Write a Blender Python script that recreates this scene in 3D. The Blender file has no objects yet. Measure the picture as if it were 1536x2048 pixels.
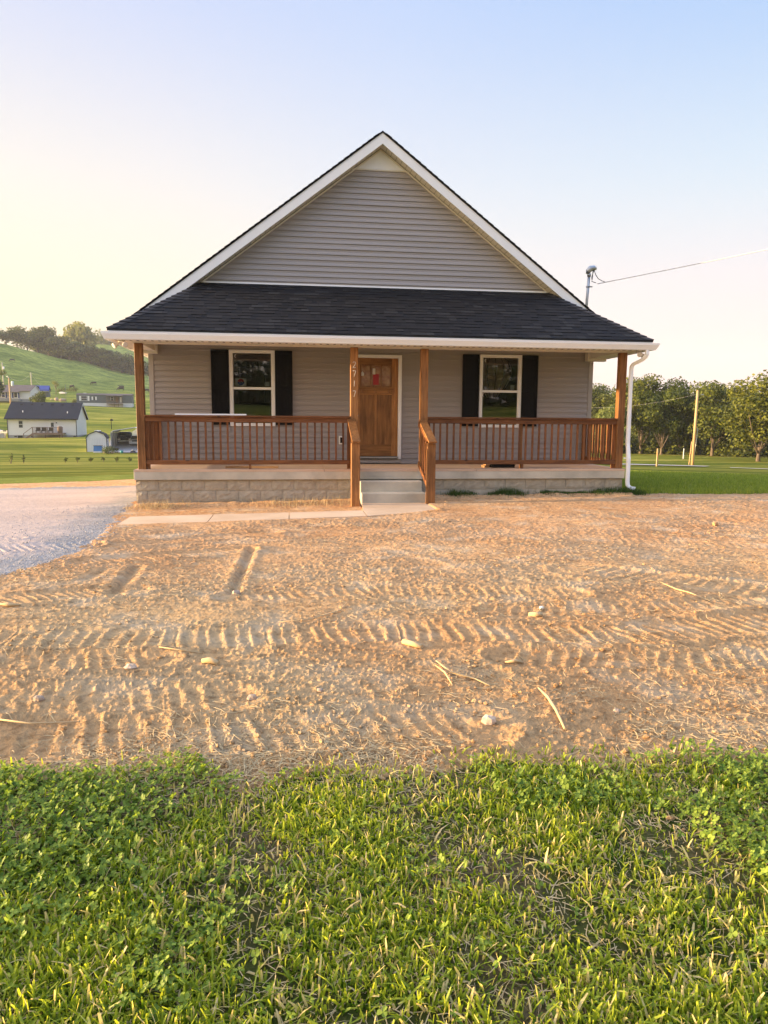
import bpy, bmesh, math, random
import numpy as np
from mathutils import Vector, Matrix
R = math.radians
rng = np.random.default_rng(7)
random.seed(7)
S = bpy.context.scene
COL = S.collection

# ------------------------------------------------------------------ camera, world, sun
CAM = np.array([2.7611, -13.0784, 0.8857])
YAW, PIT, ROL, FPX = 0.1292, -0.1266, 0.0068, 1431.17
_f = np.array([math.sin(YAW)*math.cos(PIT), math.cos(YAW)*math.cos(PIT), math.sin(PIT)])
_r = np.array([math.cos(YAW), -math.sin(YAW), 0.0]); _u = np.cross(_r, _f)
_r, _u = math.cos(ROL)*_r+math.sin(ROL)*_u, -math.sin(ROL)*_r+math.cos(ROL)*_u
cd = bpy.data.cameras.new('camera'); cam = bpy.data.objects.new('camera', cd); COL.objects.link(cam)
cam.matrix_world = Matrix(((_r[0], _u[0], -_f[0], CAM[0]), (_r[1], _u[1], -_f[1], CAM[1]), (_r[2], _u[2], -_f[2], CAM[2]), (0, 0, 0, 1)))
cd.sensor_fit = 'VERTICAL'; cd.sensor_height = 36.0; cd.lens = FPX/2048*36.0
cd.clip_start = 0.05; cd.clip_end = 6000
S.camera = cam

SUN_EL = R(4.5)
SUN_AZ = R(2.2)            # degrees behind the plane of the facade, sun stands to the left (-x)
sdir = Vector((-math.cos(SUN_AZ)*math.cos(SUN_EL), math.sin(SUN_AZ)*math.cos(SUN_EL), math.sin(SUN_EL)))
sl = bpy.data.lights.new('sun', 'SUN'); sun = bpy.data.objects.new('sun', sl); COL.objects.link(sun)
sl.energy = 5.0; sl.angle = R(0.6); sl.color = (1.0, 0.70, 0.38)
sun.rotation_euler = sdir.to_track_quat('Z', 'Y').to_euler(); sun.location = (-20, 0, 12)

W = bpy.data.worlds.new('World'); S.world = W; W.use_nodes = True
nt = W.node_tree; nt.nodes.clear()
def N(t, tree, **k):
    n = tree.nodes.new(t)
    for a, b in k.items(): setattr(n, a, b)
    return n
def world():
    L = nt.links.new
    out = N('ShaderNodeOutputWorld', nt); bg = N('ShaderNodeBackground', nt)
    L(bg.outputs[0], out.inputs[0])
    tc = N('ShaderNodeTexCoord', nt); sep = N('ShaderNodeSeparateXYZ', nt); L(tc.outputs['Generated'], sep.inputs[0])
    def m(op, a, b=None, c=None, clamp=False):
        n = N('ShaderNodeMath', nt, operation=op); n.use_clamp = clamp
        for i, v in enumerate((a, b, c)):
            if v is None: continue
            if isinstance(v, (int, float)): n.inputs[i].default_value = v
            else: L(v, n.inputs[i])
        return n.outputs[0]
    z = sep.outputs[2]
    hl = m('SQRT', m('ADD', m('MULTIPLY', sep.outputs[0], sep.outputs[0]), m('MULTIPLY', sep.outputs[1], sep.outputs[1])))
    hl = m('MAXIMUM', hl, 0.02)
    # cosine of the azimuth away from the sun
    s = m('DIVIDE', m('ADD', m('MULTIPLY', sep.outputs[0], sdir.x), m('MULTIPLY', sep.outputs[1], sdir.y)), hl)
    s01 = m('MULTIPLY_ADD', s, 0.5, 0.5)
    def ramp(stops, fac):
        r = N('ShaderNodeValToRGB', nt); L(fac, r.inputs[0]); e = r.color_ramp.elements
        while len(e) < len(stops): e.new(0.5)
        for q, (p, c) in zip(e, stops): q.position = p; q.color = (*c, 1)
        r.color_ramp.interpolation = 'EASE' if len(stops) == 2 else 'LINEAR'
        return r.outputs[0]
    K = SKYK
    sc = lambda c: tuple(v for v in c)
    # azimuth ramps: s01 = .23 right edge of the view, .45 centre, .70 left edge, 1 towards the sun
    hor = ramp([(0.0, (.76, .64, .70)), (.22, (.92, .73, .75)), (.45, (.95, .82, .77)), (.60, (1.0, .82, .62)), (.72, (1.0, .81, .56)), (1.0, (1.0, .66, .28))], s01)
    mid = ramp([(0.0, (.55, .62, .78)), (.22, (.66, .76, .86)), (.45, (.78, .80, .86)), (.60, (.90, .84, .80)), (.72, (.95, .86, .76)), (1.0, (1.0, .72, .36))], s01)
    top = ramp([(0.0, (.20, .36, .74)), (.22, (.29, .51, .91)), (.45, (.46, .61, .94)), (.60, (.52, .63, .94)), (.72, (.57, .65, .93)), (1.0, (.75, .74, .78))], s01)
    def mix(f, a, b):
        n = N('ShaderNodeMix', nt, data_type='RGBA'); L(f, n.inputs[0]); L(a, n.inputs[6]); L(b, n.inputs[7]); return n.outputs[2]
    f1 = N('ShaderNodeMapRange', nt, interpolation_type='SMOOTHSTEP'); L(z, f1.inputs[0]); f1.inputs[1].default_value = .06; f1.inputs[2].default_value = .32
    f2 = N('ShaderNodeMapRange', nt, interpolation_type='SMOOTHSTEP'); L(z, f2.inputs[0]); f2.inputs[1].default_value = .22; f2.inputs[2].default_value = .56
    c = mix(f2.outputs[0], mix(f1.outputs[0], hor, mid), top)
    # the glow that surrounds a low sun, outside the view to the left
    g = m('POWER', m('MAXIMUM', m('MULTIPLY_ADD', s, 1.8, -.8), 0.0), 2.0)
    g = m('MULTIPLY', g, m('SUBTRACT', 1.0, m('MULTIPLY', z, 1.3), clamp=True))
    # the dome high above and behind the camera is brighter than the strip near the horizon
    hi = N('ShaderNodeMapRange', nt, interpolation_type='SMOOTHSTEP'); L(z, hi.inputs[0]); hi.inputs[1].default_value = .5; hi.inputs[2].default_value = .85; hi.inputs[3].default_value = 0; hi.inputs[4].default_value = SKYHI
    st = m('ADD', m('ADD', m('MULTIPLY', g, GLOW), 1.0), hi.outputs[0])
    sky = N('ShaderNodeTexSky', nt, sky_type='NISHITA'); sky.sun_disc = False
    sky.sun_elevation = SUN_EL; sky.sun_rotation = math.atan2(sdir.x, sdir.y)
    sky.air_density = 1.0; sky.dust_density = 2.0; sky.ozone_density = 1.0
    a = N('ShaderNodeVectorMath', nt, operation='SCALE'); L(sky.outputs[0], a.inputs[0]); a.inputs['Scale'].default_value = 0.016
    b = N('ShaderNodeVectorMath', nt, operation='SCALE'); L(c, b.inputs[0]); L(m('MULTIPLY', st, K), b.inputs['Scale'])
    ad = N('ShaderNodeVectorMath', nt, operation='ADD'); L(a.outputs[0], ad.inputs[0]); L(b.outputs[0], ad.inputs[1])
    L(ad.outputs[0], bg.inputs[0]); bg.inputs[1].default_value = 1.0
EXPO = 1.95
SKYK, SKYHI, GLOW = 0.256, 1.15, 9.0
world()
S.view_settings.view_transform = 'Standard'; S.view_settings.look = 'None'
S.view_settings.exposure = EXPO; S.view_settings.gamma = 1.0
S.cycles.max_bounces = 7; S.cycles.diffuse_bounces = 3; S.cycles.transparent_max_bounces = 12

def ray(px, py):
    v = _f*FPX+_r*(px-768)-_u*(py-1024); return v/np.hypot(v[0], v[1])

# ------------------------------------------------------------------ helpers
class MB:
    def __init__(s): s.V = []; s.F = []; s.S = []
    def add(s, vs, fs, smooth=False):
        b = len(s.V); s.V += [tuple(v) for v in vs]
        for f in fs: s.F.append([b+i for i in f]); s.S.append(smooth)
        return s
    def box(s, x0, x1, y0, y1, z0, z1):
        return s.add([(x0,y0,z0),(x1,y0,z0),(x1,y1,z0),(x0,y1,z0),(x0,y0,z1),(x1,y0,z1),(x1,y1,z1),(x0,y1,z1)],
            [(0,3,2,1),(4,5,6,7),(0,1,5,4),(1,2,6,5),(2,3,7,6),(3,0,4,7)])
    def prism(s, poly, ax, a0, a1):
        n = len(poly)
        def p(q, a): return {'x': (a, q[0], q[1]), 'y': (q[0], a, q[1]), 'z': (q[0], q[1], a)}[ax]
        return s.add([p(q, a0) for q in poly]+[p(q, a1) for q in poly],
            [tuple(range(n)), tuple(range(2*n-1, n-1, -1))]+[(i, (i+1) % n, n+(i+1) % n, n+i) for i in range(n)])
    def bar(s, p, q, w, h, up=(0, 0, 1)):
        p, q = Vector(p), Vector(q); d = (q-p).normalized(); r = d.cross(Vector(up)).normalized(); u = r.cross(d)
        vs = []
        for c in (p, q):
            for a, b in ((-1,-1),(1,-1),(1,1),(-1,1)): vs.append(c+r*(a*w/2)+u*(b*h/2))
        return s.add(vs, [(3,2,1,0),(4,5,6,7)]+[(i,(i+1)%4,4+(i+1)%4,4+i) for i in range(4)])
    def tube(s, path, r, n=8, smooth=True, close=True):
        path = [Vector(p) for p in path]; rs = r if isinstance(r, (list, tuple)) else [r]*len(path)
        vs = []; prev = None
        for i, p in enumerate(path):
            d = (path[min(i+1, len(path)-1)]-path[max(i-1, 0)]).normalized()
            if prev is None: a = d.orthogonal().normalized()
            else: a = (prev-d*prev.dot(d)).normalized()
            prev = a; b = d.cross(a)
            for k in range(n):
                t = 2*math.pi*k/n; vs.append(p+(a*math.cos(t)+b*math.sin(t))*rs[i])
        fs = [(i*n+k, i*n+(k+1) % n, (i+1)*n+(k+1) % n, (i+1)*n+k) for i in range(len(path)-1) for k in range(n)]
        s.add(vs, fs, smooth)
        if close:
            b = len(s.V)-len(vs); s.F.append([b+k for k in range(n)][::-1]); s.S.append(False)
            s.F.append([b+(len(path)-1)*n+k for k in range(n)]); s.S.append(False)
        return s
    def lathe(s, prof, c, n=16, axis='z', smooth=True):
        vs = []
        for r, h in prof:
            for k in range(n):
                t = 2*math.pi*k/n; a, b = r*math.cos(t), r*math.sin(t)
                vs.append({'z': (c[0]+a, c[1]+b, c[2]+h), 'y': (c[0]+a, c[1]+h, c[2]+b), 'x': (c[0]+h, c[1]+a, c[2]+b)}[axis])
        fs = [(i*n+k, i*n+(k+1) % n, (i+1)*n+(k+1) % n, (i+1)*n+k) for i in range(len(prof)-1) for k in range(n)]
        fs += [tuple(range(n))[::-1], tuple((len(prof)-1)*n+k for k in range(n))]
        return s.add(vs, fs, smooth)
    def ball(s, c, r, n=12, m=8, jit=0):
        r = r if isinstance(r, (tuple, list)) else (r, r, r)
        vs = []
        for i in range(m+1):
            t = math.pi*i/m
            for k in range(n):
                a = 2*math.pi*k/n; j = 1+random.uniform(-jit, jit) if 0 < i < m else 1
                vs.append((c[0]+r[0]*math.sin(t)*math.cos(a)*j, c[1]+r[1]*math.sin(t)*math.sin(a)*j, c[2]+r[2]*math.cos(t)*j))
        return s.add(vs, [(i*n+k, (i+1)*n+k, (i+1)*n+(k+1) % n, i*n+(k+1) % n) for i in range(m) for k in range(n)], jit == 0)
    def build(s, name, mat, parent=None, origin=None, bevel=0, rot=None):
        V = np.array(s.V, float)
        pl = np.array(parent['_w']) if parent is not None else np.zeros(3)
        if origin is None: origin = pl if parent is not None else np.array([(V[:,0].min()+V[:,0].max())/2, (V[:,1].min()+V[:,1].max())/2, V[:,2].min()])
        origin = np.array(origin, float)
        me = bpy.data.meshes.new(name); me.from_pydata([tuple(v) for v in V-origin], [], s.F)
        bm = bmesh.new(); bm.from_mesh(me); bmesh.ops.remove_doubles(bm, verts=bm.verts, dist=1e-6) if False else None
        bmesh.ops.recalc_face_normals(bm, faces=bm.faces); bm.to_mesh(me); bm.free()
        me.polygons.foreach_set('use_smooth', s.S); me.materials.append(mat)
        o = bpy.data.objects.new(name, me); COL.objects.link(o); o['_w'] = list(origin)
        if parent is not None: o.parent = parent
        o.location = origin-pl
        if bevel:
            b = o.modifiers.new('bevel', 'BEVEL'); b.width = bevel; b.segments = 1; b.limit_method = 'ANGLE'
        return o

def tag(o, label=None, cat=None, group=None, kind=None):
    if label: o['label'] = label
    if cat: o['category'] = cat
    if group: o['group'] = group
    if kind: o['kind'] = kind
    return o
def thing(name, loc, label, cat, group=None):
    o = bpy.data.objects.new(name, None); COL.objects.link(o); o.location = loc; o['_w'] = list(map(float, loc)); o.empty_display_size = .2
    return tag(o, label, cat, group)
def npmesh(name, V, F, mat, tint=None, parent=None, loc=(0, 0, 0), smooth=False, attrs=None):
    me = bpy.data.meshes.new(name); V = np.asarray(V, np.float32); F = np.asarray(F, np.int32)
    me.vertices.add(len(V)); me.vertices.foreach_set('co', V.ravel())
    k = F.shape[1]; me.loops.add(F.size); me.loops.foreach_set('vertex_index', F.ravel())
    me.polygons.add(len(F)); me.polygons.foreach_set('loop_start', np.arange(len(F), dtype=np.int32)*k)
    me.polygons.foreach_set('use_smooth', np.full(len(F), smooth))
    me.update(calc_edges=True)
    at = dict(attrs or {})
    if tint is not None: at['tint'] = tint
    for a, v in at.items():
        t = me.attributes.new(a, 'FLOAT', 'POINT'); t.data.foreach_set('value', np.asarray(v, np.float32))
    me.materials.append(mat)
    if name == '__mesh': return me
    o = bpy.data.objects.new(name, me); COL.objects.link(o); o.location = loc; o['_w'] = list(map(float, loc))
    if parent is not None: o.parent = parent
    return o
def copy_tree(o, parent=None):
    c = o.copy(); COL.objects.link(c); c.parent = parent
    for ch in o.children: copy_tree(ch, c)
    return c

# ---- numpy noise
def _h(x, y, s):
    n = (x.astype(np.int64)*374761393+y.astype(np.int64)*668265263+s*1442695041) & 0xffffffff
    n = ((n ^ (n >> 13))*1274126177) & 0xffffffff
    n = n ^ (n >> 16)
    return (n & 0xffffff)/float(0xffffff)
def vn(x, y, s=0):
    xi, yi = np.floor(x), np.floor(y); fx, fy = x-xi, y-yi
    fx = fx*fx*(3-2*fx); fy = fy*fy*(3-2*fy)
    a = _h(xi, yi, s); b = _h(xi+1, yi, s); c = _h(xi, yi+1, s); d = _h(xi+1, yi+1, s)
    return (a*(1-fx)+b*fx)*(1-fy)+(c*(1-fx)+d*fx)*fy
def fbm(x, y, s=0, o=4, g=.5):
    t = 0; a = 1; n = 0
    for i in range(o):
        t = t+a*vn(x*2**i+17.3*i, y*2**i-9.1*i, s+i); n += a; a *= g
    return t/n

# ---- materials
def newmat(name):
    m = bpy.data.materials.new(name); m.use_nodes = True; t = m.node_tree; t.nodes.clear()
    out = N('ShaderNodeOutputMaterial', t); p = N('ShaderNodeBsdfPrincipled', t); t.links.new(p.outputs[0], out.inputs[0])
    return m, t, p, out
def noise(t, scale=5, detail=5, rough=.55, stretch=(1, 1, 1), rot=(0, 0, 0), dist=0):
    tc = N('ShaderNodeTexCoord', t); mp = N('ShaderNodeMapping', t); mp.inputs['Scale'].default_value = stretch; mp.inputs['Rotation'].default_value = rot
    n = N('ShaderNodeTexNoise', t); n.inputs['Scale'].default_value = scale; n.inputs['Detail'].default_value = detail; n.inputs['Roughness'].default_value = rough
    n.inputs['Distortion'].default_value = dist
    t.links.new(tc.outputs['Object'], mp.inputs[0]); t.links.new(mp.outputs[0], n.inputs['Vector']); return n.outputs['Fac']
def ramp(t, fac, stops):
    r = N('ShaderNodeValToRGB', t); t.links.new(fac, r.inputs[0]); e = r.color_ramp.elements
    while len(e) < len(stops): e.new(.5)
    for q, (p, c) in zip(e, stops): q.position = p; q.color = (*c, 1) if len(c) == 3 else c
    return r.outputs[0]
def mixc(t, f, a, b, mode='MIX'):
    n = N('ShaderNodeMix', t, data_type='RGBA', blend_type=mode)
    for i, v in ((0, f), (6, a), (7, b)):
        if isinstance(v, (int, float)): n.inputs[i].default_value = v
        elif isinstance(v, tuple): n.inputs[i].default_value = (*v, 1)
        else: t.links.new(v, n.inputs[i])
    return n.outputs[2]
def bump(t, p, h, strength=.3, dist=.01):
    b = N('ShaderNodeBump', t); b.inputs['Strength'].default_value = strength; b.inputs['Distance'].default_value = dist
    t.links.new(h, b.inputs['Height']); t.links.new(b.outputs[0], p.inputs['Normal']); return b
def pm(name, c1, c2=None, scale=3, rough=.7, b=0, bs=60, bd=.004, metal=0, stretch=(1, 1, 1), spec=.35, lo=.3, hi=.7):
    m, t, p, _ = newmat(name)
    c2 = c2 or tuple(v*.82 for v in c1)
    t.links.new(ramp(t, noise(t, scale, 6, .6, stretch), [(lo, c2), (hi, c1)]), p.inputs['Base Color'])
    p.inputs['Roughness'].default_value = rough; p.inputs['Metallic'].default_value = metal; p.inputs['Specular IOR Level'].default_value = spec
    if b: bump(t, p, noise(t, bs, 5, .6, stretch), b, bd)
    return m
def wood(name, ax, dark, light, rough=.55, knots=True):
    m, t, p, _ = newmat(name)
    st = {'x': (.06, 1, 1), 'y': (1, .06, 1), 'z': (1, 1, .06)}[ax]
    g = noise(t, 42, 6, .65, st, dist=.6); big = noise(t, 7, 3, .5, tuple(v if v == 1 else .25 for v in st))
    c = ramp(t, g, [(.28, dark), (.5, tuple((a+b)/2 for a, b in zip(dark, light))), (.72, light)])
    c = mixc(t, .75, c, ramp(t, big, [(.3, (.48, .43, .41)), (.7, (1.22, 1.16, 1.1))]), 'MULTIPLY')
    if knots:
        tc = N('ShaderNodeTexCoord', t); mp = N('ShaderNodeMapping', t); mp.inputs['Scale'].default_value = tuple(3.3 if v == 1 else 1.9 for v in st)
        v = N('ShaderNodeTexVoronoi', t); v.inputs['Scale'].default_value = 1.4
        t.links.new(tc.outputs['Object'], mp.inputs[0]); t.links.new(mp.outputs[0], v.inputs['Vector'])
        k = ramp(t, v.outputs['Distance'], [(.04, (.14, .11, .10)), (.13, (1, 1, 1))]); c = mixc(t, 1.0, c, k, 'MULTIPLY')
    oi = N('ShaderNodeObjectInfo', t); c = mixc(t, 1.0, c, ramp(t, oi.outputs['Random'], [(0, (.66, .62, .60)), (1, (1.28, 1.22, 1.18))]), 'MULTIPLY')
    t.links.new(c, p.inputs['Base Color']); p.inputs['Roughness'].default_value = rough; p.inputs['Specular IOR Level'].default_value = .3
    bump(t, p, g, .35, .002); return m
def foliage(name, dark, light, trans=.35, rough=.6, dry=None):
    m = bpy.data.materials.new(name); m.use_nodes = True; t = m.node_tree; t.nodes.clear(); out = N('ShaderNodeOutputMaterial', t)
    a = N('ShaderNodeAttribute', t, attribute_name='tint')
    st = [(0, dark), (.8, light)]+([(.93, dry)] if dry else [])
    c = ramp(t, a.outputs['Fac'], st)
    oi = N('ShaderNodeObjectInfo', t); c = mixc(t, 1.0, c, ramp(t, oi.outputs['Random'], [(0, (.78, .85, .75)), (.5, (1, 1, 1)), (1, (1.18, 1.08, .85))]), 'MULTIPLY')
    d = N('ShaderNodeBsdfPrincipled', t); d.inputs['Roughness'].default_value = rough; d.inputs['Specular IOR Level'].default_value = .25; t.links.new(c, d.inputs['Base Color'])
    tr = N('ShaderNodeBsdfTranslucent', t); t.links.new(mixc(t, 1.0, c, (1.5, 1.45, .7), 'MULTIPLY'), tr.inputs[0])
    mx = N('ShaderNodeMixShader', t); mx.inputs[0].default_value = trans
    t.links.new(d.outputs[0], mx.inputs[1]); t.links.new(tr.outputs[0], mx.inputs[2]); t.links.new(mx.outputs[0], out.inputs[0]); return m
def glass(name, tint=(.6, .62, .6), refl=1.0, wav=.0):
    m = bpy.data.materials.new(name); m.use_nodes = True; t = m.node_tree; t.nodes.clear(); out = N('ShaderNodeOutputMaterial', t)
    fr = N('ShaderNodeFresnel', t); fr.inputs[0].default_value = 1.75
    mu = N('ShaderNodeMath', t, operation='MULTIPLY'); t.links.new(fr.outputs[0], mu.inputs[0]); mu.inputs[1].default_value = refl; mu.use_clamp = True
    g = N('ShaderNodeBsdfGlossy', t); g.inputs['Roughness'].default_value = .02; tr = N('ShaderNodeBsdfTransparent', t); tr.inputs[0].default_value = (*tint, 1)
    if wav:
        b = N('ShaderNodeBump', t); b.inputs['Strength'].default_value = wav; b.inputs['Distance'].default_value = .02
        t.links.new(noise(t, 2.2, 1, .4), b.inputs['Height']); t.links.new(b.outputs[0], g.inputs['Normal'])
    mx = N('ShaderNodeMixShader', t); t.links.new(mu.outputs[0], mx.inputs[0]); t.links.new(tr.outputs[0], mx.inputs[1]); t.links.new(g.outputs[0], mx.inputs[2]); t.links.new(mx.outputs[0], out.inputs[0]); return m

M = {}
M['siding'] = pm('siding', (.37, .338, .334), (.325, .297, .293), .9, .5, .08, 180, .001, stretch=(.2, 1, 4))
M['siding_trim'] = pm('siding_trim', (.42, .385, .365), rough=.5)
M['white'] = pm('white_trim', (.86, .87, .90), (.82, .83, .86), 2, .35, spec=.5)
M['almond'] = pm('almond_soffit', (.69, .65, .57), (.64, .60, .52), 2, .5)
M['groove'] = pm('groove', (.05, .045, .04))
M['concrete'] = pm('concrete', (.56, .505, .40), (.36, .33, .265), 1.6, .85, .3, 70, .003, lo=.28, hi=.6)
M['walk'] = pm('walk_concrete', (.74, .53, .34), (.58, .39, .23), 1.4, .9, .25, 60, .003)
M['porch_floor'] = pm('orange_concrete', (.62, .44, .31), (.50, .34, .23), 1.5, .9, .1, 60, .002)  # top layer, more orange than the slab edge below it
M['block'] = pm('split_block', (.43, .375, .285), (.32, .275, .205), 9, .9, .7, 26, .02)
M['mortar'] = pm('mortar', (.46, .42, .34), rough=.9)
WD, WL = (.085, .030, .010), (.34, .148, .052)
for a in 'xyz': M['wood_'+a] = wood('stained_wood_'+a, a, WD, WL)
for a in 'xyz': M['post_'+a] = wood('post_wood_'+a, a, (.15, .062, .018), (.42, .21, .072))
M['door_z'] = wood('door_wood', 'z', (.19, .082, .022), (.46, .24, .085), .4, False)
M['door_x'] = wood('door_wood_x', 'x', (.19, .082, .022), (.46, .24, .085), .4, False)
M['shutter'] = pm('shutter_black', (.006, .0065, .009), (.005, .0055, .007), rough=.65, spec=.12)
M['glass'] = glass('window_glass', (.72, .72, .66), 1.9, .02)
M['amber_refl'] = pm('door_glass', (.46, .26, .12), (.20, .07, .03), 9, .10, .4, 22, .01, spec=.9)  # opaque panes; pale reddish reflections are painted into the mottled base colour
M['room'] = pm('room_paint', (.34, .29, .21), rough=.9)
M['cabinet'] = pm('cabinet', (.44, .36, .22), rough=.5)
M['dark'] = pm('dark', (.02, .02, .02), rough=.8)
M['metal'] = pm('galvanised', (.45, .46, .47), (.36, .37, .38), 6, .4, metal=.7)
M['chrome'] = pm('satin_nickel', (.7, .68, .64), rough=.25, metal=1)
M['digit'] = pm('digit_white', (.85, .83, .8), rough=.4)
M['lamp_glass'] = pm('floodlight_lens', (.72, .66, .58), (.6, .55, .5), rough=.2)
M['rubber'] = pm('black_cable', (.02, .02, .022), rough=.6)
M['cable'] = pm('aluminium_cable', (.42, .42, .44), rough=.5)
M['paper'] = pm('paper', (.70, .72, .70), rough=.8)
M['red'] = pm('sticker_red', (.45, .03, .03), rough=.6); M['blue'] = pm('sticker_blue', (.03, .10, .38), rough=.6)

def shingle_mat():
    m, t, p, _ = newmat('shingle')
    a = N('ShaderNodeAttribute', t, attribute_name='tint')
    c = ramp(t, a.outputs['Fac'], [(0, (.010, .010, .012)), (.55, (.017, .017, .019)), (1, (.029, .029, .031))])
    g = noise(t, 260, 3, .7); c = mixc(t, .8, c, ramp(t, g, [(.35, (.5, .5, .5)), (.65, (1.5, 1.5, 1.5))]), 'MULTIPLY')
    t.links.new(c, p.inputs['Base Color']); p.inputs['Roughness'].default_value = .9; p.inputs['Specular IOR Level'].default_value = .2
    bump(t, p, g, .5, .002); return m
M['shingle'] = shingle_mat()

# ------------------------------------------------------------------ terrain
def pchip(X, Y, x):
    X = np.asarray(X, float); Y = np.asarray(Y, float); h = np.diff(X)[:, None]; d = np.diff(Y, axis=0)/h
    m = np.zeros_like(Y); a, b = d[:-1], d[1:]; ok = a*b > 0
    m[1:-1] = np.where(ok, 2*a*b/np.where(ok, a+b, 1), 0); m[0] = d[0]; m[-1] = d[-1]
    i = np.clip(np.searchsorted(X, x)-1, 0, len(X)-2); t = ((x-X[i])/(X[i+1]-X[i])); t = np.clip(t, 0, 1)
    return i, t, m, Y, (X[i+1]-X[i])
TD = [16, 20, 28, 50, 70, 100, 112, 135, 160, 200, 215, 260, 290, 340, 400, 450, 520, 650, 1000]
# azimuth (degrees from +y towards +x) and heights at those distances
TAZ = [-180, -130, -75, -45, -28, -21, -16, -12, -9, 5, 24, 36, 60, 110, 150, 180]
_b = [-.2, -.1, .2, 1.4, 2.8, 4, 4.4, 5, 5.5, 6, 6.2, 7, 7.5, 8, 9, 10, 10, 10, 10]
_l = [-.7, -.8, -1.2, -1.9, -2.2, -2.8, -3, -3.2, -3.4, -3.6, -3.7, -3.8, -4, -4, -4, -4, -4, -4, -4]
_c0 = [-.72, -.80, -1.35, -2.2, -3.1, -3.3, -2.6, -2.5, 0.2, 4.15, 5.4, 10.0, 13.4, 20., 34.5, 46.5, 30, 24, 20]
_c1 = [-.72, -.80, -1.35, -2.2, -3.1, -3.3, -2.6, -2.5, 0.2, 4.15, 5.4, 9.8, 12.8, 18., 29.5, 41.5, 28, 40, 30]
_c2 = [-.72, -.80, -1.35, -2.2, -3.1, -3.3, -2.4, -2.3, 0.2, 4.15, 5.4, 9.2, 12.0, 15.6, 24., 33.5, 24, 61, 50]
_c3 = [-.70, -.78, -1.30, -2.2, -3.1, -3.3, -2.2, -2.0, 0.2, 4.15, 5.4, 9.0, 11.4, 14.0, 20, 27.0, 20, 62, 50]
_m = [-.62, -.68, -1.1, -2.0, -2.7, -3.1, -3, -2.8, -2, -1, 0, 2, 3, 4, 6, 8, 8, 10, 10]
_r1 = [-.55, -.60, -.98, -2.0, -2.70, -2.9, -3, -3.0, -2.5, -1.5, -1, 1, 2, 3, 4, 5, 6, 7, 8]
_r2 = [-.53, -.60, -.96, -2.0, -2.68, -2.9, -3, -3.0, -2.5, -1.5, -1, 1, 2, 3, 4, 5, 6, 7, 8]
_rr = [-.5, -.6, -.9, -1.8, -2.4, -2.8, -3, -3, -3, -3, -3, -2, -1, 0, 1, 2, 3, 4, 5]
TZ = np.array([_b, _b, _l, _l, _c0, _c1, _c2, _c3, _c3, _m, _r1, _r2, _rr, _rr, _b, _b], float)
def Gfar(x, y):
    dx, dy = x-CAM[0], y-CAM[1]; D = np.clip(np.hypot(dx, dy), TD[0], TD[-1]); az = np.degrees(np.arctan2(dx, dy))
    j = np.clip(np.searchsorted(TAZ, az)-1, 0, len(TAZ)-2); T = np.asarray(TAZ, float)
    u = np.clip((az-T[j])/(T[j+1]-T[j]), 0, 1); u = u*u*(3-2*u)*.6+u*.4
    i, t, m, Y, h = pchip(TD, TZ.T, D)
    def ev(c):
        y0, y1, m0, m1 = Y[i, c], Y[i+1, c], m[i, c], m[i+1, c]
        return (2*t**3-3*t**2+1)*y0+(t**3-2*t**2+t)*h*m0+(-2*t**3+3*t**2)*y1+(t**3-t**2)*h*m1
    return ev(j)*(1-u)+ev(j+1)*u
def Gnear(x, y):
    w = np.interp(x, [-9, -5, -1, 0, 3, 4, 5.2, 9.2, 14], [-.82, -.78, -.68, -.645, -.61, -.58, -.53, -.49, -.5])
    k = np.clip((y+4.5)/4.0, 0, 1); k = k*k*(3-2*k)
    base = -.56-.03*np.clip((1-x)/4, 0, 1)
    return base*(1-k)+w*k
def G(x, y):
    x = np.asarray(x, float); y = np.asarray(y, float); D = np.hypot(x-CAM[0], y-CAM[1])
    k = np.clip((D-15)/7, 0, 1); k = k*k*(3-2*k)
    return Gnear(x, y)*(1-k)+Gfar(x, y)*k+(fbm(x*.05, y*.05, 61, 3)-.5)*np.clip((D-60)/300, 0, 1)*3
def at(px, D, dz=0):
    py = 840
    for _ in range(4):
        v = ray(px, py); x, y = CAM[0]+v[0]*D, CAM[1]+v[1]*D; z = float(G(x, y)); d = np.array([x, y, z])-CAM
        py = 1024-FPX*(d@_u)/(d@_f)
    return (float(x), float(y), z+dz)

# regions on the ground
GRAVEL = np.array([(-.15, .6), (-.1, -.5), (.2, -2.5), (.36, -3.6), (.42, -4.7), (.3, -5.5), (.05, -6.15), (-1.5, -6.9), (-14, -8.2), (-14, 6.6), (-4.6, 5.2), (-.15, 4.6)])
def inpoly(x, y, P):
    c = np.zeros(x.shape, bool); n = len(P)
    for i in range(n):
        x1, y1 = P[i]; x2, y2 = P[(i+1) % n]
        if y1 == y2: continue
        c ^= ((y1 > y) != (y2 > y)) & (x < (x2-x1)*(y-y1)/(y2-y1)+x1)
    return c
def segdist(x, y, P, closed=True):
    d = np.full(x.shape, 1e9); n = len(P)
    for i in range(n if closed else n-1):
        a, b = np.array(P[i]), np.array(P[(i+1) % n]); ab = b-a
        t = np.clip(((x-a[0])*ab[0]+(y-a[1])*ab[1])/(ab@ab), 0, 1)
        d = np.minimum(d, np.hypot(x-a[0]-t*ab[0], y-a[1]-t*ab[1]))
    return d
GBX = [-6, 1.0, 1.55, 1.95, 2.35, 2.5, 2.62, 2.75, 2.9, 3.2, 3.6, 4.2, 4.7, 5.2, 12]
GBY = [-10.3, -10.15, -10.10, -10.12, -10.16, -10.36, -10.44, -10.34, -10.28, -10.30, -10.24, -10.28, -10.38, -10.4, -10.4]
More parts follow.
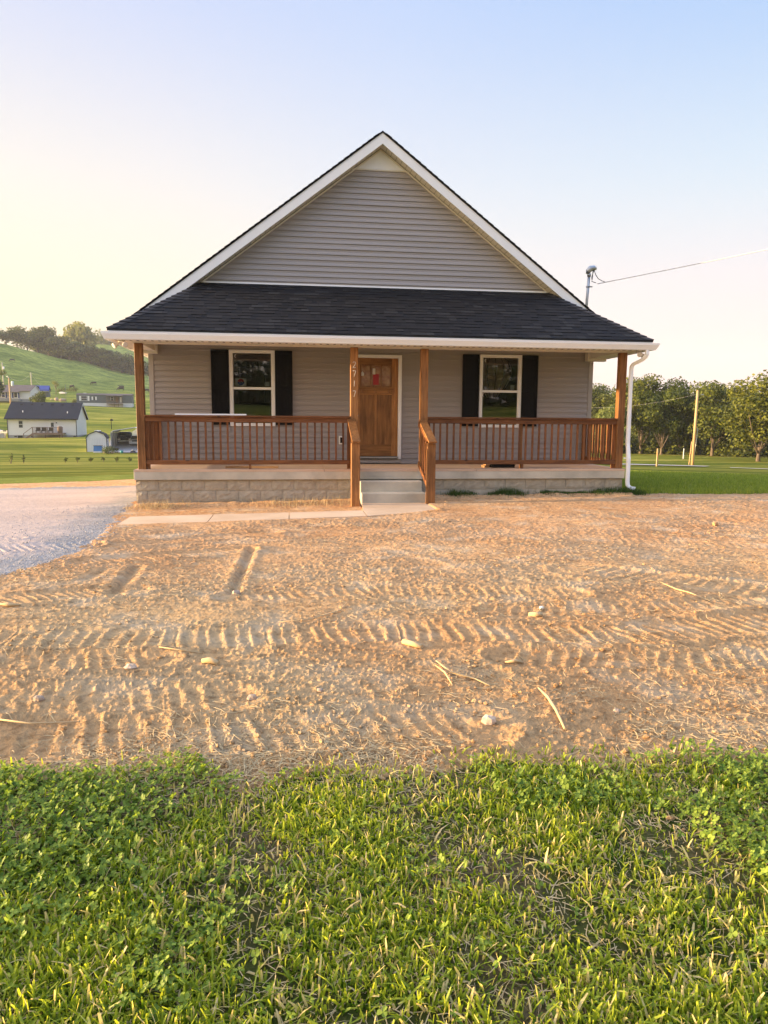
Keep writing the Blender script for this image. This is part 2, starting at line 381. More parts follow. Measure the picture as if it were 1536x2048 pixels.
def grass_edge(x, y):      # > 0 inside the near lawn
    return np.interp(x, GBX, GBY)-y+(fbm(x*4, y*4, 5, 3)-.5)*.22
def right_lawn(x, y):
    yb = np.interp(x, [9.0, 9.25, 9.6, 10.2, 11.5, 13, 16, 30], [2, .45, .12, -.05, -.1, .1, .35, 1.5])
    return y-yb+(fbm(x*3, y*3, 8, 3)-.5)*.3
TRACKS = [ # polyline, half width, spacing, amplitude, skew
 ([(.53,-4.67),(1.5,-4.15),(2.48,-3.73)], .16, .105, .026, .9), ([(.66,-5.48),(1.5,-5.2),(2.23,-4.99)], .17, .105, .030, 1.0),
 ([(-.6,-7.35),(.46,-7.1),(1.35,-6.85)], .20, .10, .026, 1.1), ([(2.29,-7.19),(3.54,-7.10),(5.08,-7.44)], .17, .115, .022, .3),
 ([(-.6,-8.05),(1.82,-8.31),(3.38,-8.34),(4.96,-8.60),(6.9,-8.25)], .22, .125, .030, .25), ([(-.5,-8.75),(1.0,-8.72),(1.9,-8.75)], .17, .11, .022, .8),
 ([(4.1,-9.0),(4.9,-9.1),(6.2,-9.3)], .17, .12, .028, -.7), ([(1.5,-9.78),(2.56,-9.88),(3.6,-9.92)], .21, .12, .026, .7),
 ([(5.6,-6.5),(6.4,-7.2),(7.2,-7.7)], .33, .15, .022, -.5), ([(4.3,-7.9),(5.6,-8.0),(7.2,-7.6)], .17, .13, .020, -.6),
 ([(0,-9.4),(1.2,-9.3),(2.4,-9.45)], .2, .12, .020, .9), ([(3.0,-4.2),(3.8,-5.1),(4.3,-6.4)], .10, .09, .006, .2),
 ([(-5.5,-5.0),(-1.5,-4.75),(.35,-4.55)], .24, .13, .040, 1.2), ([(-5.5,-4.2),(-2.0,-4.0),(-.6,-3.9)], .10, .12, .026, 1.2), ([(6.0,-4.4),(8.4,-5.4),(10.5,-5.3)], .2, .12, .012, .3)]
RUTS = [([(1.27,-6.95),(1.22,-5.8)], .055, .045), ([(2.26,-7.05),(2.30,-4.9)], .045, .045), ([(.9,-6.4),(.95,-5.9)], .05, .02)]
def detail(x, y):
    z = np.zeros(x.shape); comp = np.zeros(x.shape)
    for P, hw, sp, am, sk in TRACKS:
        P = np.array(P); bb = (x > P[:,0].min()-hw*2) & (x < P[:,0].max()+hw*2) & (y > P[:,1].min()-hw*2) & (y < P[:,1].max()+hw*2)
        if not bb.any(): continue
        X, Y = x[bb], y[bb]; best = np.full(X.shape, 9.); sd = np.zeros(X.shape); ss = np.zeros(X.shape); acc = 0
        for a, b in zip(P[:-1], P[1:]):
            ab = b-a; L = np.hypot(*ab); t = np.clip(((X-a[0])*ab[0]+(Y-a[1])*ab[1])/L**2, 0, 1)
            ex, ey = X-a[0]-t*ab[0], Y-a[1]-t*ab[1]; d = np.hypot(ex, ey); c = d < best
            best = np.where(c, d, best); sg = np.sign(ab[0]*ey-ab[1]*ex); sd = np.where(c, d*sg, sd); ss = np.where(c, acc+t*L, ss); acc += L
        ins = np.clip((hw-best)/.05, 0, 1); br = np.clip(fbm(X*3.1, Y*3.1, 31, 3)*3.0-.4, .40, 1)*(.6+.8*vn(X*14, Y*14, 35))
        q = (ss+.45*sk*sd+(vn(X*6, Y*6, 3)-.5)*.035)/(sp*.80); li = np.floor(q); fr = q-li+(_h(li, li*0, 7)-.5)*.3; lug = .45+.8*_h(li, li*0+3, 11)
        wv = np.sin(fr*2*np.pi)*lug; wv = np.where(wv > 0, wv**.8, wv*.8)
        amp = .56*am*br*(.65+.7*vn(X*9, Y*9, 12))
        z[bb] += ins*(amp*.42*wv-am*.28)+np.exp(-((best-hw-.04)/.04)**2)*am*.4*br; comp[bb] = np.maximum(comp[bb], ins*.8)
    for P, hw, dp in RUTS:
        d = segdist(x, y, P, False); z -= dp*.8*np.exp(-(d/(hw*.75))**2); z += dp*.12*np.exp(-((d-hw*2.0)/.04)**2)
    return z, comp
def ground_z(x, y):
    g = G(x, y); D = np.hypot(x-CAM[0], y-CAM[1]); dz, comp = detail(x, y)
    gv = inpoly(x, y, GRAVEL); ge = np.clip(grass_edge(x, y)/.15, 0, 1); rl = np.clip(right_lawn(x, y)/.3, 0, 1)*(x > 8.9)
    und = (fbm(x*.55, y*.55, 21, 3)-.5)*.05; med = (fbm(x*2.2, y*2.2, 22, 3)-.5)*.022
    clod = np.abs(fbm(x*11, y*11, 23, 4, .7)-.5)*.014+np.clip(fbm(x*34, y*34, 33, 3, .65)-.52, 0, 1)*.042; fine = (fbm(x*70, y*70, 24, 3, .7)-.5)*.013
    rough = .35+1.0*fbm(x*1.1, y*1.3, 25, 2)
    sm = np.clip((fbm(x*.8, y*1.6, 26, 2)-.5)*5, 0, 1)       # smooth packed places
    dirt = und+med*(1-.5*comp)+(clod*rough+fine)*(1-.55*comp)*(1-.6*sm)+dz
    grav = (fbm(x*.5, y*1.5, 27, 2)-.5)*.03+dz*.8+(vn(x*55, y*55, 28)-.5)*.004+(fbm(x*18, y*18, 29, 2)-.5)*.006
    d = np.where(gv, grav, dirt)
    nearwall = np.clip((y+2.9)/.8, 0, 1)*np.clip((x+.3)/.3, 0, 1)*np.clip((9.6-x)/.3, 0, 1)
    d = d*(1-.6*nearwall)
    d = d*(1-.5*ge)*(1-.7*rl)
    # loose soil thrown up against the wall and beside the walkway
    wall = np.exp(-((y+.12)/.22)**2)*((x > .05) & (x < 9.2))
    d = d+wall*(.03+.05*fbm(x*3, y*3, 41, 3))
    fr = np.where(x < 3.9, -2.30-.115*(4-x), -2.29+.445*(x-3.9)); bk = np.where(x < 3.95, -1.62-.05*(4-x), .2)
    c = np.clip((y-fr+.01)*22, 0, 1)*np.clip((bk-y+.01)*22, 0, 1)*np.clip((5.13-x)*22, 0, 1)*np.clip((x-.30)*22, 0, 1)
    d = d+.012*np.exp(-((y-fr)/.12)**2)*((x > .3) & (x < 5.2))
    return g+d*(1-c)-.05*c, comp, gv, ge
def ground_fan():
    nr, nc = 960, 980
    D = np.exp(np.linspace(math.log(.75), math.log(34), nr)); az = np.linspace(YAW-R(41), YAW+R(43), nc)
    DD, AA = np.meshgrid(D, az, indexing='ij'); x = CAM[0]+DD*np.sin(AA); y = CAM[1]+DD*np.cos(AA)
    z, comp, gv, ge = ground_z(x, y)
    idx = np.arange(nr*nc).reshape(nr, nc); F = np.stack([idx[:-1,:-1], idx[:-1,1:], idx[1:,1:], idx[1:,:-1]], -1).reshape(-1, 4)
    V = np.stack([x, y, z], -1).reshape(-1, 3)
    cx = V[F, 0].mean(1); cy = V[F, 1].mean(1); Dc = np.hypot(cx-CAM[0], cy-CAM[1])
    e1 = (fbm(cx*5, cy*5, 51, 4)-.5)*.35
    gm = inpoly(cx+e1, cy+e1*1.2, GRAVEL)
    back = (cx < .4) & (cy > 3) & (Dc > 26.5+(fbm(cx*.7, cy*.7, 52, 3)-.5)*3)
    lm = (grass_edge(cx, cy) > .05) | ((right_lawn(cx, cy) > 0) & (cx > 8.9)) | back | (Dc > 31) | ((cx > .2) & (cy > 5))
    lm &= ~gm
    dm = ~gm & ~lm
    ed = segdist(V[:,0], V[:,1], GRAVEL)
    def part(mask, name, mat, attrs):
        f = F[mask]; u, inv = np.unique(f, return_inverse=True)
        o = npmesh(name, V[u], inv.reshape(-1, 4), mat, smooth=True, attrs={k: v[u] for k, v in attrs.items()})
        tag(o, kind='structure'); return o
    part(dm, 'dirt_yard', M['dirt'], {'comp': comp.ravel()}); part(gm, 'gravel_driveway', M['gravel'], {'edge': ed}); part(lm, 'lawn_soil', M['lawn_near'], {'edge': ed})

def dirt_mat():
    m, t, p, _ = newmat('dirt')
    a = ramp(t, noise(t, .55, 5, .6), [(.35, (.60, .35, .165)), (.62, (.60, .42, .225))])
    tcd = N('ShaderNodeTexCoord', t); sy = N('ShaderNodeSeparateXYZ', t); t.links.new(tcd.outputs['Object'], sy.inputs[0])
    cl = N('ShaderNodeMapRange', t); t.links.new(sy.outputs[1], cl.inputs[0]); cl.inputs[1].default_value = -8.5; cl.inputs[2].default_value = -4.0; cl.inputs[4].default_value = .75
    a = mixc(t, cl.outputs[0], a, ramp(t, noise(t, .8, 5, .65, (1, 1.6, 1)), [(.35, (.58, .30, .135)), (.68, (.66, .42, .24))]))
    b = ramp(t, noise(t, 14, 8, .7), [(.3, (.48, .44, .40)), (.5, (.98, .98, .97)), (.72, (1.25, 1.22, 1.15))])
    c = mixc(t, 1.0, a, b, 'MULTIPLY')
    c = mixc(t, .6, c, ramp(t, noise(t, 160, 4, .8), [(.3, (.55, .5, .46)), (.65, (1.25, 1.22, 1.15))]), 'MULTIPLY')
    c = mixc(t, ramp(t, noise(t, 2.2, 4, .6), [(.52, (0, 0, 0)), (.72, (.55, .55, .55))]), c, (.70, .55, .37))
    t.links.new(c, p.inputs['Base Color']); p.inputs['Roughness'].default_value = .95; p.inputs['Specular IOR Level'].default_value = .1
    bump(t, p, noise(t, 110, 6, .75), 1.0, .016); return m
def gravel_mat():
    m, t, p, _ = newmat('gravel')
    tc = N('ShaderNodeTexCoord', t); v = N('ShaderNodeTexVoronoi', t); v.inputs['Scale'].default_value = 55; t.links.new(tc.outputs['Object'], v.inputs['Vector'])
    vs = N('ShaderNodeSeparateColor', t); t.links.new(v.outputs['Color'], vs.inputs[0])
    dusty = ramp(t, vs.outputs[0], [(0, (.44, .345, .285)), (1, (.58, .46, .385))])
    blue = ramp(t, vs.outputs[1], [(0, (.21, .20, .19)), (1, (.42, .395, .37))])
    a = N('ShaderNodeAttribute', t, attribute_name='edge')
    ad = N('ShaderNodeMath', t, operation='ADD'); t.links.new(a.outputs['Fac'], ad.inputs[0])
    n1 = N('ShaderNodeMath', t, operation='MULTIPLY_ADD'); t.links.new(noise(t, 1.6, 4, .6), n1.inputs[0]); n1.inputs[1].default_value = 1.6; n1.inputs[2].default_value = -.8
    t.links.new(n1.outputs[0], ad.inputs[1])
    fac = ramp(t, ad.outputs[0], [(.25, (0, 0, 0)), (.85, (1, 1, 1))])
    c = mixc(t, fac, blue, dusty)
    c = mixc(t, .7, c, ramp(t, noise(t, 1.1, 5, .6, (.3, 1.4, 1)), [(.3, (.78, .76, .76)), (.7, (1.12, 1.1, 1.08))]), 'MULTIPLY')
    t.links.new(c, p.inputs['Base Color']); p.inputs['Roughness'].default_value = .92; p.inputs['Specular IOR Level'].default_value = .15
    bump(t, p, v.outputs['Distance'], .45, .008); return m
def lawn_mat(name, near):
    m, t, p, _ = newmat(name)
    c = ramp(t, noise(t, .22 if not near else .9, 5, .6), [(.3, (.125, .20, .028)), (.5, (.20, .27, .04)), (.7, (.31, .335, .07))])
    if near: c = mixc(t, .9, c, ramp(t, noise(t, 22, 6, .7), [(.3, (.35, .32, .28)), (.7, (1.2, 1.15, 1.0))]), 'MULTIPLY')
    st = noise(t, .09, 5, .62, (1.0, 6.0, 1.0) if not near else (1, 3, 1), rot=(0, 0, .13))
    c = mixc(t, .9, c, ramp(t, st, [(.32, (.62, .74, .60)), (.5, (1, 1, 1)), (.68, (1.32, 1.18, 1.15))]), 'MULTIPLY')
    c = mixc(t, .6, c, ramp(t, noise(t, 3.5, 6, .75, (1, 2.5, 1)), [(.35, (.6, .66, .6)), (.65, (1.3, 1.25, 1.1))]), 'MULTIPLY')
    t.links.new(c, p.inputs['Base Color']); p.inputs['Roughness'].default_value = .9; p.inputs['Specular IOR Level'].default_value = .1
    bump(t, p, noise(t, 9, 8, .8, (1, 1.6, 1)), 1.0, .12); return m
def soil_mat():
    m, t, p, _ = newmat('lawn_soil')
    sx = N('ShaderNodeTexCoord', t); sp = N('ShaderNodeSeparateXYZ', t); t.links.new(sx.outputs['Object'], sp.inputs[0])
    g = ramp(t, noise(t, 9, 6, .7), [(.35, (.05, .085, .012)), (.65, (.16, .20, .035))])
    s = ramp(t, noise(t, 30, 6, .7), [(.35, (.16, .11, .055)), (.65, (.42, .31, .17))])
    far = N('ShaderNodeMapRange', t); t.links.new(sp.outputs[1], far.inputs[0]); far.inputs[1].default_value = -9.5; far.inputs[2].default_value = -3
    gg = ramp(t, noise(t, .5, 5, .6, (1, 2.5, 1)), [(.3, (.17, .22, .03)), (.7, (.32, .34, .06))])
    gg = mixc(t, .8, gg, ramp(t, noise(t, 8, 6, .8, (1, 2, 1)), [(.3, (.5, .55, .5)), (.7, (1.3, 1.25, 1.1))]), 'MULTIPLY')
    c = mixc(t, far.outputs[0], mixc(t, ramp(t, noise(t, 1.7, 4, .6), [(.4, (0, 0, 0)), (.65, (1, 1, 1))]), g, s), gg)
    t.links.new(c, p.inputs['Base Color']); p.inputs['Roughness'].default_value = .95; p.inputs['Specular IOR Level'].default_value = .1
    bump(t, p, noise(t, 24, 7, .85), 1.0, .08); return m
M['dirt'] = dirt_mat(); M['gravel'] = gravel_mat(); M['lawn_near'] = soil_mat(); M['field'] = lawn_mat('field_grass', False)
ground_fan()

def hill_mat():
    m, t, p, _ = newmat('terrain_grass')
    tc = N('ShaderNodeTexCoord', t); sp = N('ShaderNodeSeparateXYZ', t); t.links.new(tc.outputs['Object'], sp.inputs[0])
    lawn = ramp(t, noise(t, .05, 5, .6, (1, 5, 1), rot=(0, 0, .2)), [(.34, (.13, .195, .026)), (.5, (.29, .32, .045)), (.62, (.50, .46, .10))])
    lawn = mixc(t, .7, lawn, ramp(t, noise(t, 1.2, 6, .75, (1, 3, 1)), [(.3, (.62, .68, .62)), (.7, (1.25, 1.2, 1.1))]), 'MULTIPLY')
    past = ramp(t, noise(t, .045, 6, .7, (1, 2.2, 1)), [(.38, (.13, .195, .035)), (.62, (.30, .36, .075))])
    past = mixc(t, 1.0, past, ramp(t, noise(t, .30, 8, .8, (1, 3.0, 1)), [(.38, (.38, .46, .42)), (.5, (1, 1, 1)), (.64, (1.7, 1.5, 1.4))]), 'MULTIPLY')
    f = N('ShaderNodeMapRange', t); t.links.new(sp.outputs[2], f.inputs[0]); f.inputs[1].default_value = 5.5; f.inputs[2].default_value = 8.5
    t.links.new(mixc(t, f.outputs[0], lawn, past), p.inputs['Base Color']); p.inputs['Roughness'].default_value = .95; p.inputs['Specular IOR Level'].default_value = .05
    bump(t, p, noise(t, 4.5, 8, .8, (1, 1.6, 1)), 1.0, .55); return m
M['terrain'] = hill_mat()
def terrain():
    D = np.concatenate([[0.01, 4, 8, 12, 16, 19, 22, 25, 28, 30.5], np.exp(np.linspace(math.log(33), math.log(1000), 170))])
    az = np.radians(np.concatenate([np.arange(-180, -34, 4), np.arange(-34, 46, .5), np.arange(46, 181, 4)]))
    az[-1] = math.pi
    DD, AA = np.meshgrid(D, az, indexing='ij'); x = CAM[0]+DD*np.sin(AA); y = CAM[1]+DD*np.cos(AA); z = G(x, y)
    fan = (AA > YAW-R(39)) & (AA < YAW+R(41)); k = fan*np.clip((33.5-DD)/1.5, 0, 1); z = z-.45*k-.012
    nr, nc = x.shape; idx = np.arange(nr*nc).reshape(nr, nc)
    F = np.stack([idx[:-1,:-1], idx[:-1,1:], idx[1:,1:], idx[1:,:-1]], -1).reshape(-1, 4)
    tag(npmesh('hills', np.stack([x, y, z], -1).reshape(-1, 3), F, M['terrain'], smooth=True), kind='structure')
terrain()

# walkway: slabs with joints, one sheet of poured concrete
def walkway():
    xs = [.30, 1.55, 2.72, 3.90]; mb = MB()
    def slab(P, top):
        n = len(P); mb.add([(x, y, top(x)-.10) for x, y in P]+[(x, y, top(x)) for x, y in P], [tuple(range(n))[::-1], tuple(range(n, 2*n))]+[(i, (i+1) % n, n+(i+1) % n, n+i) for i in range(n)])
    top = lambda x: -.552-.012*max(0, 4-x)
    b = lambda x: -1.62-.05*(4-x); f = lambda x: -2.30-.115*(4-x)
    for a, c in zip(xs[:-1], xs[1:]): slab([(a+.006, f(a)), (c-.006, f(c)), (c-.006, b(c)), (a+.006, b(a))], top)
    slab([(3.906, f(3.9)), (5.18, -1.72), (5.13, -.612), (3.99, -.612), (3.906, b(3.9))], top)
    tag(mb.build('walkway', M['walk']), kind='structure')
walkway()

# ------------------------------------------------------------------ the house
WX, D0 = 9.14, 1.717
def house():
    H = thing('house', (4.57, 7.0, -.62), 'small taupe vinyl-sided house with steep front gable, full-width covered porch and black shutters', 'house')
    def B(mb, name, mat, **k): return mb.build(name, M[mat], k.pop('parent', H), **k)
    # --- foundation and slab
    fb = MB(); mo = MB(); mo.box(.045, WX-.045, .066, 1.6, -1.0, -.19)
    rb = random.Random(3)
    for r, (z0, z1) in enumerate(((-.378, -.19), (-.578, -.386), (-.778, -.586))):
        x = .02-(.2 if r % 2 else 0)
        while x < WX-.02:
            a, c = max(x, .02), min(x+.39, WX-.02)
            if c-a > .05 and not (a > 4.15 and c < 5.0):
                nx, nz = 7, 5; vs = []
                for j in range(nz):
                    for i in range(nx):
                        e = min(i, nx-1-i, j, nz-1-j)
                        vs.append((a+(c-a)*i/(nx-1), .055-(0 if e == 0 else rb.uniform(.003, .014)), z0+(z1-z0)*j/(nz-1)))
                n = len(vs); vs += [(a, .12, z0), (c, .12, z0), (c, .12, z1), (a, .12, z1)]
                fs = [(j*nx+i, j*nx+i+1, (j+1)*nx+i+1, (j+1)*nx+i) for j in range(nz-1) for i in range(nx-1)]
                fs += [tuple([0, n]+[n+1]+[i for i in range(nx-1, 0, -1)]), tuple([(nz-1)*nx+i for i in range(nx)]+[n+2, n+3]),
                       tuple([j*nx for j in range(nz)]+[n+3, n]), tuple([n+1, n+2]+[j*nx+nx-1 for j in range(nz-1, -1, -1)]), (n, n+3, n+2, n+1)]
                fb.add(vs, fs)
            x += .398
    for sx in (0, 1):      # side returns of the block wall
        for r, (z0, z1) in enumerate(((-.378, -.19), (-.578, -.386), (-.778, -.586))):
            y = .13+(.2 if r % 2 else 0)
            while y < 1.6:
                if sx: fb.box(WX-.06, WX-.02-rb.uniform(0, .015), y, min(y+.39, 1.7), z0, z1)
                else: fb.box(.02+rb.uniform(0, .015), .06, y, min(y+.39, 1.7), z0, z1)
                y += .398
    B(fb, 'foundation_block', 'block'); B(mo, 'mortar', 'mortar')
    B(MB().box(.0, WX, 1.70, 13.8, -1.3, .0), 'foundation_wall', 'mortar')
    sl = MB()
    for a, c in ((0, 3.36), (3.366, 6.2), (6.206, WX)): sl.box(a, c, .0, 1.70, -.0385, .0)
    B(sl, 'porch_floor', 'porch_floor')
    B(MB().box(0, WX, .003, 1.70, -.183, -.0385), 'porch_slab', 'concrete', bevel=.004)
    st = MB(); st.box(3.99, 5.115, -.30, .06, -.70, -.20).box(3.985, 5.135, -.605, -.30, -.70, -.385)
    B(st, 'steps', 'concrete', bevel=.008)
    # --- siding walls built course by course
    C = .1085; zt = lambda x: 6.43-.20-.75*abs(x-4.57)
    op = [(1.552, 2.451, .763, 2.268), (6.666, 7.570, .763, 2.268), (3.975, 5.028, .03, 2.215)]
    wl = MB(); gw = MB(); r2 = random.Random(5)
    def course(mb, z0, z1, x0, x1, dy=0):
        if x1-x0 < .01: return
        o = .027; y = D0
        mb.add([(x0, y-o*.8-dy, z0-.002), (x1, y-o*.8-dy, z0-.002), (x1, y-o-dy, z0-.013), (x0, y-o-dy, z0-.013), (x1, y-.010-dy, z0+(z1-z0)*.49), (x0, y-.010-dy, z0+(z1-z0)*.49), (x1, y-.014-dy, z0+(z1-z0)*.52), (x0, y-.014-dy, z0+(z1-z0)*.52), (x1, y-.002, z1), (x0, y-.002, z1)],
            [(0, 1, 2, 3), (3, 2, 4, 5), (5, 4, 6, 7), (7, 6, 8, 9)])
    z = .02; k = 0
    while z < 2.45:
        z1 = z+C; segs = [(.09, WX-.09)]
        for (a, b, c, d) in op:
            if z1 > c+.004 and z < d-.004:
                segs = [s for (p, q) in segs for s in ([(p, min(q, a)), (max(p, b), q)] if p < b and q > a else [(p, q)])]
        for p, q in segs:
            if q <= p: continue
            cut = r2.uniform(1, 8.5)
            if k % 2 == 0 and p+.3 < cut < q-.3: course(wl, z, z1, p, cut, 0); course(wl, z, z1, cut-.02, q, .003)
            else: course(wl, z, z1, p, q)
        z = z1; k += 1
    k = 0; z = 3.30
    while z < 5.80:
        z1 = min(z+C, 5.80); hw = (6.43-.26-z)/.75; hw2 = hw-(z1-z)/.75
        a, b = 4.57-hw, 4.57+hw; a2, b2 = 4.57-hw2, 4.57+hw2
        def gc(xa, xb, xa2, xb2, dy=0):
            o = .027; y = D0; l = lambda p, q, f: p+(q-p)*f
            gw.add([(xa, y-o*.8-dy, z-.002), (xb, y-o*.8-dy, z-.002), (xb, y-o-dy, z-.013), (xa, y-o-dy, z-.013), (l(xb, xb2, .5), y-.010-dy, l(z, z1, .49)), (l(xa, xa2, .5), y-.010-dy, l(z, z1, .49)),
                (l(xb, xb2, .52), y-.014-dy, l(z, z1, .52)), (l(xa, xa2, .52), y-.014-dy, l(z, z1, .52)), (xb2, y-.002, z1), (xa2, y-.002, z1)], [(0, 1, 2, 3), (3, 2, 4, 5), (5, 4, 6, 7), (7, 6, 8, 9)])
        if k % 2 == 1 and b-a > 2: cut = r2.uniform(a+.6, b-.6); gc(a, cut, a2, cut); gc(cut-.02, b, cut-.02, b2, .003)
        else: gc(a, b, a2, b2)
        z = z1; k += 1
    wl.box(3.9, 5.1, D0-.0015, D0+.015, 2.216, 2.45).box(1.5, 2.5, D0-.0015, D0+.015, 2.269, 2.45).box(6.6, 7.6, D0-.0015, D0+.015, 2.269, 2.45).box(1.5, 2.5, D0-.0015, D0+.015, .6, .762).box(6.6, 7.6, D0-.0015, D0+.015, .6, .762)
    B(wl, 'wall', 'siding'); B(gw, 'gable_wall', 'siding')
    B(MB().box(0, .09, D0-.03, D0+.09, 0, 2.42), 'corner_trim', 'siding_trim'); B(MB().box(WX-.09, WX, D0-.03, D0+.09, 0, 2.42), 'corner_trim', 'siding_trim')
    B(MB().box(0, .012, D0+.09, 13.8, 0, 2.8), 'side_wall', 'siding'); B(MB().box(WX-.012, WX, D0+.09, 13.8, 0, 2.8), 'side_wall', 'siding')
    B(MB().box(.012, WX-.012, 13.7, 13.8, 0, 2.8), 'rear_wall', 'siding')
    # white vertical boards at the peak
    gp = MB(); x = 3.98
    while x < 5.16:
        zz = lambda q: 6.43-.24-.75*abs(q-4.57); x2 = x+.0495
        for (p, q, o) in ((x, x+.040, .012), (x+.040, x2, .004)):
            h1, h2 = max(zz(p), 5.802), max(zz(q), 5.802)
            if max(h1, h2) > 5.81: gp.prism([(p, 5.80), (q, 5.80), (q, h2), (p, h1)], 'y', D0-o, D0+.01)
        x = x2
    B(gp, 'gable_panel', 'white'); B(MB().box(3.99, 5.15, D0-.024, D0, 5.785, 5.812), 'gable_trim', 'almond')
    # --- interior behind the glass
    B(MB().box(.1, 9.04, 1.80, 1.82, .1, .76).box(.1, 9.04, 5.4, 5.5, .1, 2.5).box(.1, .2, 1.8, 5.4, .1, 2.5).box(8.94, 9.04, 1.8, 5.4, .1, 2.5).box(4.5, 4.6, 1.9, 5.4, .1, 2.5).box(.1, 9.04, 1.8, 5.5, 2.5, 2.56).box(.1, 9.04, 1.8, 5.5, .04, .1), 'interior_wall', 'room')
    # --- windows
    def window(x0, x1, z0, z1, left):
        y = D0; t = .062
        fr = B(MB().box(x0, x1, y-.052, y+.03, z1-t, z1).box(x0, x1, y-.052, y+.03, z0, z0+t).box(x0, x0+t, y-.052, y+.03, z0+t, z1-t).box(x1-t, x1, y-.052, y+.03, z0+t, z1-t), 'window', 'white', bevel=.003)
        zm = z0+(z1-z0)*.50
        B(MB().box(x0+t, x1-t, y-.03, y+.02, zm-.024, zm+.024).box(x0+t, x0+t+.014, y-.022, y+.02, z0+t, z1-t).box(x1-t-.014, x1-t, y-.022, y+.02, z0+t, z1-t), 'sash', 'white', parent=fr)
        def pane(a, b, yy):
            nx, nz = 10, 10; vs = []; 
            for j in range(nz):
                for i in range(nx):
                    u, v = i/(nx-1), j/(nz-1); vs.append((x0+t+.014+(x1-x0-2*t-.028)*u, yy, a+(b-a)*v))
            pn = MB().add(vs, [(j*nx+i, j*nx+i+1, (j+1)*nx+i+1, (j+1)*nx+i) for j in range(nz-1) for i in range(nx-1)], True)
            B(pn, 'pane', 'glass', parent=fr)
        pane(zm+.024, z1-t, y-.004); pane(z0+t, zm-.024, y-.012)
        def hook(cx, cz, r=.034):
            m = MB(); m.tube([(cx+r*math.cos(a), y-.016, cz+r*math.sin(a)) for a in np.linspace(R(95), R(255), 9)], [.002, .005, .008, .009, .009, .008, .007, .005, .002], 6); B(m, 'sticker', 'digit', parent=fr)
        hook(x0+t+.085, z1-t-.06)
        if not left: hook(x0+t+.05, zm-.075)
        dx = .70 if left else .68
        B(MB().box(x0+dx, x0+dx+.085, y+.003, y+.006, zm+.045, zm+.135), 'sticker', 'paper', parent=fr)
        if left:
            B(MB().box(x0+.115, x0+.33, y+.003, y+.006, zm+.05, zm+.20), 'sticker', 'paper', parent=fr)
            def half(s, e, name):
                m = MB(); cx, cz, r = x0+.222, zm+.125, .064
                m.prism([(cx+r*math.cos(a), cz+r*math.sin(a)) for a in np.linspace(s, e, 14)], 'y', y-.0005, y+.0025); B(m, 'emblem', name, parent=fr)
            half(R(5), R(185), 'red'); half(R(185), R(365), 'blue')
            m = MB(); cx, cz = x0+.222, zm+.125
            m.tube([(cx-.05+.1*u, y-.0008, cz-.004+.014*math.sin(u*14)) for u in np.linspace(0, 1, 22)], .0030, 5); B(m, 'emblem', 'paper', parent=fr)
        return fr
    window(1.552, 2.451, .763, 2.268, True); window(6.666, 7.570, .763, 2.268, False)
    for x0 in (1.20, 2.455, 6.305, 7.573):
        x1 = x0+.345; z0, z1 = .79, 2.262; y = D0-.026
        m = MB(); m.box(x0, x1, y-.024, y, z0, z1)
        w = .045
        for a, b in ((x0, x0+w), (x1-w, x1)): m.box(a, b, y-.042, y-.024, z0, z1)
        for a, b in ((z0, z0+.07), (1.50, 1.58), (z1-.07, z1)): m.box(x0+w, x1-w, y-.042, y-.024, a, b)
        for q in range(1, 4): m.box(x0+w+(x1-x0-2*w)*q/4-.003, x0+w+(x1-x0-2*w)*q/4+.003, y-.028, y-.024, z0+.07, z1-.07)
        B(m, 'shutter', 'shutter', bevel=.003)
    # --- door
    x0, x1, z0, z1 = 4.04, 4.958, .158, 2.158; y = D0+.012
    B(MB().box(x0-.068, x0, D0-.05, D0+.06, .10, z1+.062).box(x1, x1+.068, D0-.05, D0+.06, .10, z1+.062).box(x0, x1, D0-.05, D0+.06, z1, z1+.062), 'door_frame', 'white', bevel=.004)
    B(MB().box(x0-.085, x0-.07, D0-.03, D0, .02, z1+.08).box(x1+.07, x1+.085, D0-.03, D0, .02, z1+.08).box(x0-.085, x1+.085, D0-.03, D0, z1+.066, z1+.08).box(x0-.07, x1+.07, D0-.02, D0, .02, .09), 'door_channel', 'siding_trim')
    B(MB().box(x0-.01, x1+.01, D0-.085, D0+.06, .118, z0-.006), 'threshold', 'metal')
    d = B(MB().box(x0+.003, x1-.003, y, y+.045, z0, 1.57).box(x0+.003, x0+.145, y, y+.045, 1.57, 2.02).box(x1-.145, x1-.003, y, y+.045, 1.57, 2.02).box(x0+.003, x1-.003, y, y+.045, 2.02, z1), 'door', 'door_z')
    st = MB(); yy = y-.010
    st.box(x0+.003, x0+.13, yy, y, z0, z1-.004).box(x1-.13, x1-.003, yy, y, z0, z1-.004).box(4.475, 4.52, yy, y, .40, 1.42)
    B(st, 'stile', 'door_z', parent=d, bevel=.003)
    for ra, rb_ in ((z0, .40), (1.42, 1.58), (2.03, z1-.004)): B(MB().box(x0+.13, x1-.13, yy+.001, y, ra, rb_), 'rail', 'door_x', parent=d, bevel=.003)
    sh = MB().box(x0+.10, x1-.10, yy-.05, yy, 1.515, 1.545)
    for cx in (x0+.18, 4.499, x1-.18): sh.box(cx-.022, cx+.022, yy-.036, yy, 1.455, 1.515)
    sh.box(x0+.13, x1-.13, yy-.012, yy, 1.44, 1.455)
    B(sh, 'dentil_shelf', 'door_x', parent=d, bevel=.003)
    mu = MB().box(x0+.145, x1-.145, yy-.01, y+.02, 1.57, 1.60).box(x0+.145, x1-.145, yy-.01, y+.02, 2.0, 2.03)
    xs = [x0+.145, x0+.145+.2093, x0+.145+.4187, x1-.145]
